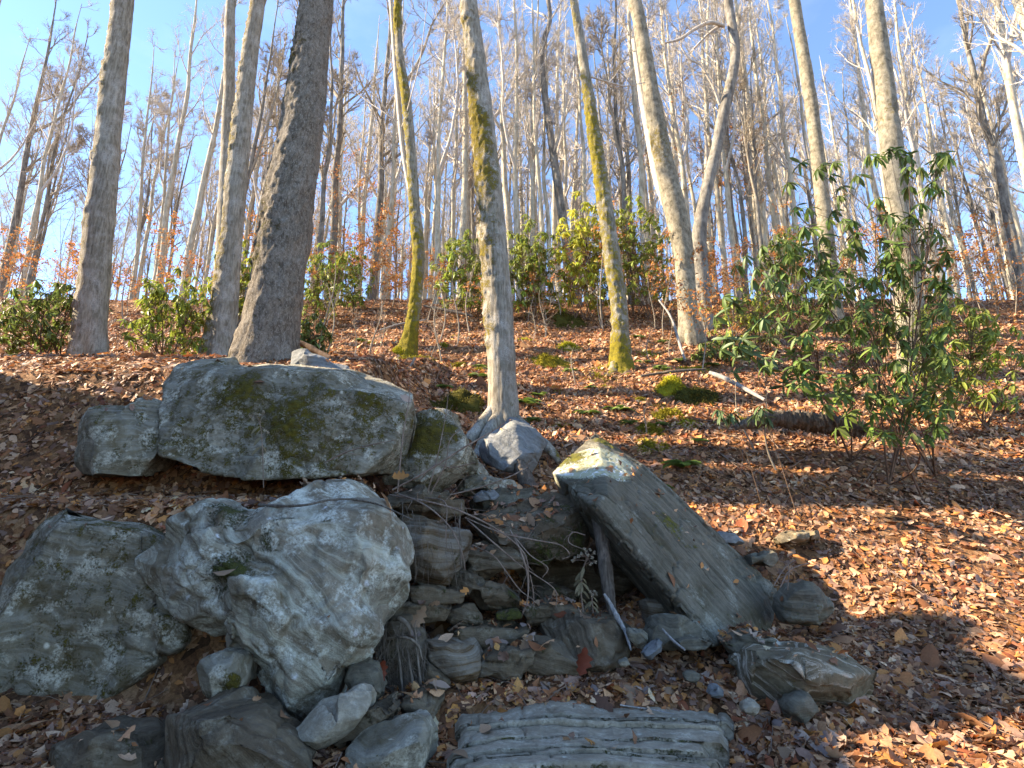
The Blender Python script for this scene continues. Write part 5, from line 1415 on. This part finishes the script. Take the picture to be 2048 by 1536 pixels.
# arching canes of the twig tangle
CANES = [
 [(780, 990, 5.9, 4), (840, 1000, 5.6, 4), (900, 1015, 5.5, 4), (960, 1040, 5.5, 3.5), (1010, 1070, 5.5, 3), (1050, 1110, 5.5, 3), (1058, 1165, 5.5, 2.5)],
 [(785, 980, 5.9, 3.5), (850, 945, 5.8, 4), (920, 900, 5.8, 3.5), (980, 865, 5.9, 3), (1010, 845, 6.0, 2)],
 [(790, 985, 5.85, 3), (850, 1010, 5.5, 3.5), (900, 1055, 5.4, 3), (925, 1110, 5.4, 2.5), (930, 1140, 5.4, 2)],
 [(935, 1040, 5.7, 3), (975, 1075, 5.5, 3), (1010, 1105, 5.5, 3), (1040, 1130, 5.5, 2.5), (1070, 1150, 5.5, 2.5), (1110, 1180, 5.5, 2.5), (1112, 1215, 5.5, 2)],
 [(1020, 1060, 5.7, 3), (1040, 1100, 5.5, 4), (1055, 1150, 5.5, 4), (1055, 1200, 5.5, 3), (1045, 1225, 5.55, 2.5)],
 [(930, 1035, 5.7, 2.5), (1000, 1065, 5.6, 3), (1070, 1080, 5.6, 3), (1120, 1090, 5.6, 2.5), (1140, 1110, 5.6, 2), (1125, 1118, 5.6, 1.5)],
 [(945, 1090, 5.6, 2.5), (985, 1110, 5.5, 2.5), (1010, 1140, 5.5, 2.5), (1040, 1180, 5.5, 2.5), (1068, 1200, 5.5, 2)],
 [(1030, 1075, 5.6, 2.5), (1060, 1110, 5.5, 2.5), (1095, 1135, 5.5, 2), (1085, 1155, 5.5, 1.5)],
 [(900, 990, 6.2, 3), (960, 975, 6.2, 3), (1015, 955, 6.2, 3), (1055, 935, 6.3, 2)],
 [(840, 960, 6.1, 3), (870, 930, 6.0, 3), (905, 935, 6.0, 2.5), (950, 925, 6.0, 2)],
 [(855, 985, 6.0, 3), (868, 940, 6.0, 3), (880, 890, 6.0, 2.5), (893, 820, 6.1, 2), (896, 790, 6.1, 1.5)],
 [(860, 990, 5.9, 2.5), (890, 930, 5.8, 2.5), (900, 880, 5.8, 2), (925, 855, 5.8, 1.5)],
 [(795, 985, 5.8, 3), (800, 930, 5.8, 3), (806, 870, 5.85, 2.5), (818, 800, 5.9, 2), (820, 760, 5.9, 1.5)],
 [(850, 995, 5.9, 2.5), (890, 1005, 5.6, 2.5), (892, 1060, 5.5, 2), (893, 1100, 5.5, 1.5)],
 [(1060, 1150, 5.5, 3), (1066, 1180, 5.5, 2.5), (1068, 1215, 5.5, 2)],
 [(1170, 1070, 5.75, 2), (1145, 1065, 5.75, 2.5), (1138, 1085, 5.7, 2), (1170, 1100, 5.7, 1.5)],
]
for i, c in enumerate(CANES):
    stick('dead_cane', 'thin dead cane arching through the twig tangle before the ledge', c, 'cane', sides=6, cat='cane', rings=50, twigs=4 if i % 2 == 0 else 2, seed=700 + i, group='dead canes of the twig tangle')
for i, c in enumerate(([(1548, 1170, 6.0, 2.5), (1570, 1135, 6.0, 2.5), (1590, 1120, 6.0, 2)], [(1560, 1175, 6.0, 2.5), (1580, 1140, 6.0, 3), (1620, 1125, 6.0, 2)], [(1575, 1180, 5.95, 2), (1578, 1140, 5.95, 2), (1572, 1120, 5.95, 1.5)], [(650, 925, 5.5, 3), (690, 905, 5.45, 3), (740, 890, 5.4, 2.5), (790, 880, 5.4, 1.5)])):
    stick('dead_cane', 'thin dead twig beside the rocks', c, 'cane', sides=6, cat='cane', rings=30, twigs=3, seed=740 + i, group='loose dead twigs by the rocks')

# mat of roots hanging from the bank between pale boulder and brown stone
rm_org = at(800, 1440, 4.75)
rm = empty('root_mat', rm_org, 'mat of dark hanging rootlets below the brown layered block', 'roots')
r = np.random.default_rng(88)
earth = blob([(760, 1255), (800, 1240), (840, 1275), (852, 1350), (862, 1450), (820, 1470), (775, 1420), (750, 1330)], 5.1, 0.1, 0.5, 0.8)
rock('earth', None, [earth], 'dark_rock', 0.02, 3, 0.04, 4, moss=0.2, den=0.1, parent=rm, seed=333)
mb = MB()
for k in range(230):
    x0 = r.uniform(750, 852); y0 = r.uniform(1240, 1400); d0 = r.uniform(4.86, 5.02)
    y1 = y0 + r.uniform(25, 120)
    x1 = x0 + r.normal(6, 20)
    P = np.array([at(x0, y0, d0 + .06), at(x0 + r.normal(0, 14), (y0 + y1) / 2, d0 - r.uniform(0, .06)), at(x1, y1, d0 - 0.02)])
    Q = resample(P, 10)
    Q += np.concatenate([np.zeros((1, 3)), np.cumsum(r.normal(0, 0.006, (9, 3)), 0)])
    mb.add(*tubes(Q, np.linspace(1, 0.4, 10) * r.uniform(0.0012, 0.0035), 4))
rl = obj('rootlets', mb.mesh('rootlets', rm_org), M['root'], rm); rl['kind'] = 'stuff'
for c in ([(788, 1240, 5.0, 6), (800, 1238, 4.9, 9), (815, 1250, 4.85, 8), (822, 1270, 4.85, 4)], [(770, 1278, 4.95, 4), (810, 1275, 4.85, 5), (835, 1290, 4.85, 5), (845, 1320, 4.85, 3)], [(830, 1260, 4.9, 4), (838, 1340, 4.82, 4), (850, 1420, 4.78, 4), (856, 1460, 4.78, 3)], [(795, 1290, 4.9, 4), (802, 1350, 4.85, 5), (808, 1420, 4.8, 3)], [(815, 1300, 4.88, 4), (826, 1370, 4.82, 5), (836, 1440, 4.78, 3)]):
    stick('root', None, c, 'root', sides=8, rings=40, seed=int(c[0][0]), parent=rm, jag=0.2)
# rootlets below the brown block
rm2_org = at(860, 1200, 5.6)
rm2 = empty('hanging_rootlets', rm2_org, 'few thin rootlets hanging over the face of the brown layered block', 'roots')
mb = MB()
for k in range(26):
    x0 = r.uniform(800, 925); y0 = r.uniform(1000, 1110); d0 = 5.44
    Q = resample(np.array([at(x0, y0, d0 + .1), at(x0 + r.normal(0, 6), y0 + 45, d0), at(x0 + r.normal(3, 8), y0 + r.uniform(80, 150), d0 - .02)]), 10)
    mb.add(*tubes(Q, np.linspace(1, 0.4, 10) * r.uniform(0.0015, 0.0035), 4))
obj('rootlets', mb.mesh('rootlets', rm2_org), M['root'], rm2)['kind'] = 'stuff'

# dry flower stalks
def dry_flower(label, pts, heads, nleaf, seed):
    r = np.random.default_rng(seed)
    P = resample(np.array([np.append(at(x, y, d), pxm(w, d) / 2) for x, y, d, w in pts]), 40)
    org = P[0, :3].copy()
    o = empty('dry_flower', org, label, 'dry plant')
    mb = MB(); mb.add(*tubes(P[:, :3], P[:, 3], 6))
    n_h = len(heads)
    hp = np.array([at(x, y, d) for x, y, d in heads])
    j = np.clip(38 - (np.arange(n_h) % 8), 0, 39)
    st = P[j, :3]
    t = np.linspace(0, 1, 6)[None, :, None]
    mid = (st + hp) / 2 + np.array([0, 0, 0.02])
    Pb = st[:, None] * (1 - t) ** 2 + 2 * mid[:, None] * t * (1 - t) + hp[:, None] * t ** 2
    mb.add(*tubes(Pb, np.full((n_h, 6), 0.0022), 4))
    so = obj('stem', mb.mesh('stem', org), M['cane'], o)
    for q in hp:
        n_ = 26
        d = unit(r.normal(0, 1, (n_, 3)) + np.array([0, 0, .35]))
        V, Fq, _ = instances(SMALL[0], SMALL[1], frames(d, r.normal(0, 1, (n_, 3))), np.zeros((n_, 3)) + q - org, 0.019 * r.uniform(.7, 1.3, n_))
        obj('flower_head', mesh('flower_head', V, Fq), M['dry_flower'], so)
    for k in range(nleaf):
        i = r.integers(8, 36)
        az = r.uniform(0, 6.28)
        d = np.array([math.cos(az) * .7, math.sin(az) * .7, -0.6])
        V, Fq, _ = instances(RL[0], RL[1], frames(d[None], np.array([[0.2, -0.6, .6]])), (P[i, :3] - org)[None], np.array([r.uniform(0.06, 0.13)]))
        obj('leaf', mesh('leaf', V, Fq), M['dry_leaf'], o)

dry_flower('dry pale flower stalk with wilted leaves before the dark hollow', [(1166, 1222, 5.7, 3.5), (1162, 1180, 5.68, 3), (1166, 1140, 5.66, 2.5), (1176, 1112, 5.64, 2)],
           [(1150, 1116, 5.6), (1163, 1108, 5.62), (1172, 1104, 5.6), (1180, 1099, 5.62), (1188, 1105, 5.6), (1184, 1115, 5.6), (1190, 1124, 5.62), (1176, 1110, 5.58), (1157, 1112, 5.6), (1182, 1128, 5.6), (1168, 1098, 5.6), (1146, 1122, 5.62)], 22, 31)
dry_flower('small dry flower stalk at the foot of the weathered log', [(1186, 1225, 5.72, 4), (1184, 1200, 5.7, 3), (1186, 1188, 5.7, 2)], [(1180, 1184, 5.7), (1188, 1183, 5.7), (1192, 1188, 5.7), (1184, 1190, 5.68)], 6, 32)
dry_flower('tall dry golden flower stalk in front of the long mossy boulder', [(527, 975, 5.35, 1.8), (526, 930, 5.32, 1.8), (524, 880, 5.3, 1.7), (520, 850, 5.3, 1.4), (514, 832, 5.3, 1)], [(500, 833, 5.3), (506, 838, 5.3), (512, 828, 5.3), (520, 830, 5.3), (527, 824, 5.3), (530, 862, 5.28), (536, 866, 5.28)], 7, 33)

# ------------------------------------------------------------------ leaf litter
def oak(seed, n=9):
    r = np.random.default_rng(seed)
    w = [0.04] + [0.0] * (n - 2) + [0.02]
    V = []
    t = np.linspace(0, 1, n)
    bend = r.uniform(-0.9, 0.9); roll = r.uniform(0.3, 1.4) * r.choice([-1, 1]); tw = r.uniform(-.6, .6)
    for i in range(n):
        hw = 0.30 * math.sin(math.pi * (0.1 + 0.86 * t[i] ** 0.85)) * (1.15 if i % 2 else 0.62) * r.uniform(0.85, 1.15)
        if i in (0, n - 1): hw = 0.02
        z0 = bend * (t[i] - .5) ** 2
        for s in (-1, 0, 1):
            x = s * hw
            V.append((x * math.cos(tw * t[i]), t[i] - .5 + abs(s) * 0.06, z0 + roll * x * x * 2.2 + 0.12 * abs(x) + x * math.sin(tw * t[i])))
    Fq = []
    for i in range(n - 1):
        a = i * 3
        Fq += [(a, a + 1, a + 4, a + 3), (a + 1, a + 2, a + 5, a + 4)]
    V = np.array(V)
    V[:, 2] -= V[:, 2].mean()
    return V, np.array(Fq)

def oval(seed):
    r = np.random.default_rng(seed)
    V, Fq = leaf_template((0.03, 0.42, 0.52, 0.34, 0.01), r.uniform(-.7, .7), r.uniform(-.5, .5))
    V[:, 1] -= 0.5
    V[:, 2] -= V[:, 2].mean()
    return V, Fq

PAL = np.array([1.40, 1.22, 1.04]) * np.array([(0.40, 0.25, 0.15), (0.25, 0.115, 0.055), (0.17, 0.088, 0.052), (0.45, 0.32, 0.23), (0.24, 0.16, 0.13), (0.42, 0.20, 0.07), (0.30, 0.17, 0.10), (0.20, 0.07, 0.035), (0.12, 0.065, 0.045)])
PW = np.array([.18, .16, .14, .12, .12, .08, .12, .04, .04])

def hlook(x, y):
    i = np.clip(((x - HX0) / HC).astype(int), 0, HN - 1); j = np.clip(((y - HY0) / HC).astype(int), 0, HM - 1)
    ins = (x > HX0) & (x < HX0 + HN * HC - .1) & (y > HY0) & (y < HY0 + HM * HC - .1)
    gz = ground(x, y)
    z = np.where(ins, HMAP[i, j], gz)
    den = np.where(ins, HDEN[i, j], 1.0)
    i2, j2 = np.clip(i + 1, 0, HN - 1), np.clip(j + 1, 0, HM - 1)
    sx = np.where(ins, (HMAP[i2, j] - HMAP[i, j]) / HC, (ground(x + .05, y) - gz) / .05)
    sy = np.where(ins, (HMAP[i, j2] - HMAP[i, j]) / HC, (ground(x, y + .05) - gz) / .05)
    return z, den, sx, sy

def scatter(rng, n, x0, x1, y0, y1, wedge=True, bare=False):
    y = rng.uniform(y0, y1, n); x = rng.uniform(x0, x1, n)
    if wedge:
        k = np.abs(x) < 1.02 * y + 1.0
        x, y = x[k], y[k]
    if bare:                                             # on the ground itself, also under overhangs
        z = ground(x, y); e_ = 0.05
        return x, y, z, (ground(x + e_, y) - z) / e_, (ground(x, y + e_) - z) / e_
    z, den, sx, sy = hlook(x, y)
    steep = np.hypot(sx, sy)
    k = (rng.random(len(x)) < den) & (steep < 3.0)
    return x[k], y[k], z[k], sx[k], sy[k]

def litter(name, label, rng, temps, spec, size, tiltn, mat='litter', zoff=0.012, bias=None):
    mb = MB()
    for (n, x0, x1, y0, y1) in spec:
        x, y, z, sx, sy = scatter(rng, abs(n), x0, x1, y0, y1, True, n < 0)
        if y0 >= 6.5:                                      # drifts and thin spots
            k_ = rng.random(len(x)) < 0.6 + 0.4 * ss(-0.35, 0.15, fbm(np.stack([x, y, x * 0], 1) * np.array([0.9, 1.6, 1]), 4, 0.6, 211))
            x, y, z, sx, sy = x[k_], y[k_], z[k_], sx[k_], sy[k_]
        m = len(x)
        which = rng.integers(0, len(temps), m)
        nz = unit(np.stack([-np.clip(sx, -1.2, 1.2), -np.clip(sy, -1.2, 1.2), np.ones(m)], 1) + rng.normal(0, tiltn, (m, 3)))
        d = unit(np.cross(nz, rng.normal(0, 1, (m, 3))))
        Rm = frames(d, nz)
        clump = 0.5 + 0.5 * fbm(np.stack([x, y, x * 0], 1) * 1.3, 3, 0.5, 71)
        pi = rng.choice(len(PAL), m, p=PW)
        cc = PAL[pi] * rng.uniform(0.65, 1.3, (m, 1)) * ((0.45 if y0 < 9 else 0.6) + 1.15 * clump)[:, None]
        pos = np.stack([x, y, z + zoff * rng.uniform(0.2, 2.2, m)], 1)
        sc = size * np.exp(rng.normal(-0.05, 0.38, m))
        for k, (T, TF) in enumerate(temps):
            w = which == k
            if w.any():
                V, Fq, c = instances(T, TF, Rm[w], pos[w], sc[w], np.clip(cc[w], 0.01, 0.8))
                mb.add(V, Fq, c)
    o = obj(name, mb.mesh(name), M[mat])
    return tag(o, label, 'leaf litter', None, 'stuff')

rng = np.random.default_rng(2024)
near = [oak(i, 7) for i in range(5)] + [oval(20 + i) for i in range(4)]
tiny = []
for i in range(5):
    V, Fq = leaf_template((0.05, 0.55, 0.02), np.random.default_rng(i).uniform(-.9, .9), np.random.default_rng(i + 9).uniform(-.6, .6))
    V[:, 1] -= .5; V[:, 2] -= V[:, 2].mean()
    tiny.append((V, Fq))
chip = []
for i in range(6):
    q = np.random.default_rng(i + 40)
    w_, z1, z2 = q.uniform(.3, .5), q.uniform(-.35, .35), q.uniform(-.3, .3)
    chip.append((np.array([(0, -.5, z2), (-w_ * .6, q.uniform(-.15, .15), z1), (0, .5, -z2), (w_ * .6, q.uniform(-.15, .15), z1 * .7)]), np.array([(0, 3, 2), (0, 2, 1)])))
litter('leaf_litter', 'brown and tan fallen leaves covering the stream bank around the rocks', rng, near, [(-21000, -6.5, 6.5, 2.6, 6.6), (9000, -4.5, 4.5, 3.0, 8.0), (-17000, -8.5, 8.5, 6.6, 9.5)], 0.095, 0.34, zoff=0.012)
litter('leaf_fragments', 'broken leaf bits filling the gaps between the rocks', rng, tiny, [(-16000, -6, 6, 2.6, 6.5), (8000, -4, 4, 3, 8), (-12000, -8, 8, 6.5, 9.5)], 0.05, 0.6)
litter('hillside_litter', 'sunlit brown leaf litter covering the hillside up to the crest', rng, chip, [(105000, -15, 15, 9.3, 14), (110000, -22, 22, 13.5, 20), (60000, -30, 30, 20, 28)], 0.098, 0.36, zoff=0.02)

# small fallen twigs caught in the litter
def twig_litter(rng):
    mb = MB()
    for n, y0, y1, L, rr in ((420, 3.2, 8, 0.28, 0.003), (700, 8, 15, 0.5, 0.006), (600, 15, 26, 0.8, 0.011)):
        y = rng.uniform(y0, y1, n); x = rng.uniform(-1, 1, n) * (y * 0.98)
        a = rng.uniform(0, 6.28, n); l = L * np.exp(rng.normal(0, 0.5, n))
        t = np.linspace(-.5, .5, 5)
        bend = rng.normal(0, 0.12, (n, 1)) * (t ** 2)[None] * l[:, None]
        X = x[:, None] + np.cos(a)[:, None] * l[:, None] * t + -np.sin(a)[:, None] * bend
        Y = y[:, None] + np.sin(a)[:, None] * l[:, None] * t + np.cos(a)[:, None] * bend
        Z = ground(X, Y) + 0.03 + rng.uniform(0, 0.03, (n, 1)) + rng.normal(0, 0.006, X.shape)
        mb.add(*tubes(np.stack([X, Y, Z], -1), rr * rng.uniform(0.5, 1.6, (n, 1)) * np.linspace(1, .5, 5)[None], 4))
    o = obj('twig_litter', mb.mesh('twig_litter'), M['cane'])
    tag(o, 'small dead twigs scattered through the leaf litter of the slope', 'twigs', None, 'stuff')
twig_litter(rng)

# single leaves that stand out in the foreground
LM = {}
meshes = [oak(200 + i, 9) for i in range(6)] + [oval(230 + i) for i in range(3)]
KINDL = ['tan', 'rust', 'brown', 'pale', 'grey', 'orange']
LAB = {'tan': 'tan dry fallen leaf lying in the stream bank litter', 'rust': 'rust coloured dry fallen leaf lying in the stream bank litter', 'brown': 'dark brown dry fallen leaf lying in the stream bank litter',
       'pale': 'pale pinkish dry fallen leaf lying in the stream bank litter', 'grey': 'greyish dry fallen leaf lying in the stream bank litter', 'orange': 'bright orange dry fallen leaf lying in the stream bank litter'}
for k in KINDL + ['red']:
    for j, (T, TF) in enumerate(meshes):
        me = mesh('fallen_leaf', T, TF); me.materials.append(M['leaf_' + k]); LM[k, j] = me

def fallen_leaf(kind, j, pos, d, nz, size, label=None, group=None):
    Rm = frames(np.asarray(d, float)[None], np.asarray(nz, float)[None])[0]
    o = obj('fallen_leaf', LM[kind, j])
    m4 = Matrix.Identity(4)
    for a in range(3):
        for b in range(3): m4[a][b] = Rm[a, b] * size
        m4[a][3] = pos[a]
    o.matrix_world = m4
    return tag(o, label or LAB[kind], 'leaf', group)

cnt = 0
while cnt < 290:
    y = rng.uniform(3.3, 6.2); x = rng.uniform(-0.5, 0.5) * y * 1.05
    z, den, sx, sy = [float(v[0]) for v in hlook(np.array([x]), np.array([y]))]
    if rng.random() > den or math.hypot(sx, sy) > 1.2: continue
    if -0.5 < x < 1.7 and y < 4.75 and rng.random() < 0.6: continue
    k = KINDL[rng.choice(6, p=[.26, .18, .16, .18, .1, .12])]
    nz = unit(np.array([-sx, -sy, 1.0]) + rng.normal(0, 0.42, 3))
    d = unit(np.cross(nz, rng.normal(0, 1, 3)))
    fallen_leaf(k, int(rng.integers(0, 9)), (x, y, z + rng.uniform(0.02, 0.045)), d, nz, rng.uniform(0.09, 0.17), None, k + ' leaves in the stream bank litter')
    cnt += 1
fallen_leaf('red', 4, at(1166, 1325, 4.98), (0.25, 0.1, 1), (-0.45, -1, 0.1), 0.21, 'deep red brown oak leaf standing upright before the folded rock')
fallen_leaf('tan', 0, at(838, 1235, 5.1), (0.5, 0.1, 0.9), (0, -1, 0.2), 0.19, 'tan lobed oak leaf caught upright beside the root mat')
fallen_leaf('pale', 2, at(990, 1282, 5.35), (0.9, -0.1, -0.1), (0, -0.6, 0.8), 0.21, 'large pale oak leaf resting above the wet dark stone')
fallen_leaf('orange', 3, at(800, 952, 5.45), (1, 0, 0.1), (0, -0.8, 0.6), 0.16, 'broad tan orange leaf at the crack between the two mossy boulders')
fallen_leaf('rust', 4, at(825, 1385, 4.7), (0.3, 0.1, -0.9), (0.2, -1, 0.2), 0.16, 'rust coloured leaf hanging on the root mat')
fallen_leaf('red', 5, at(763, 1345, 4.55), (0.1, 0, 1), (0.4, -1, 0), 0.16, 'dark red leaf tucked behind the pointed grey stone')
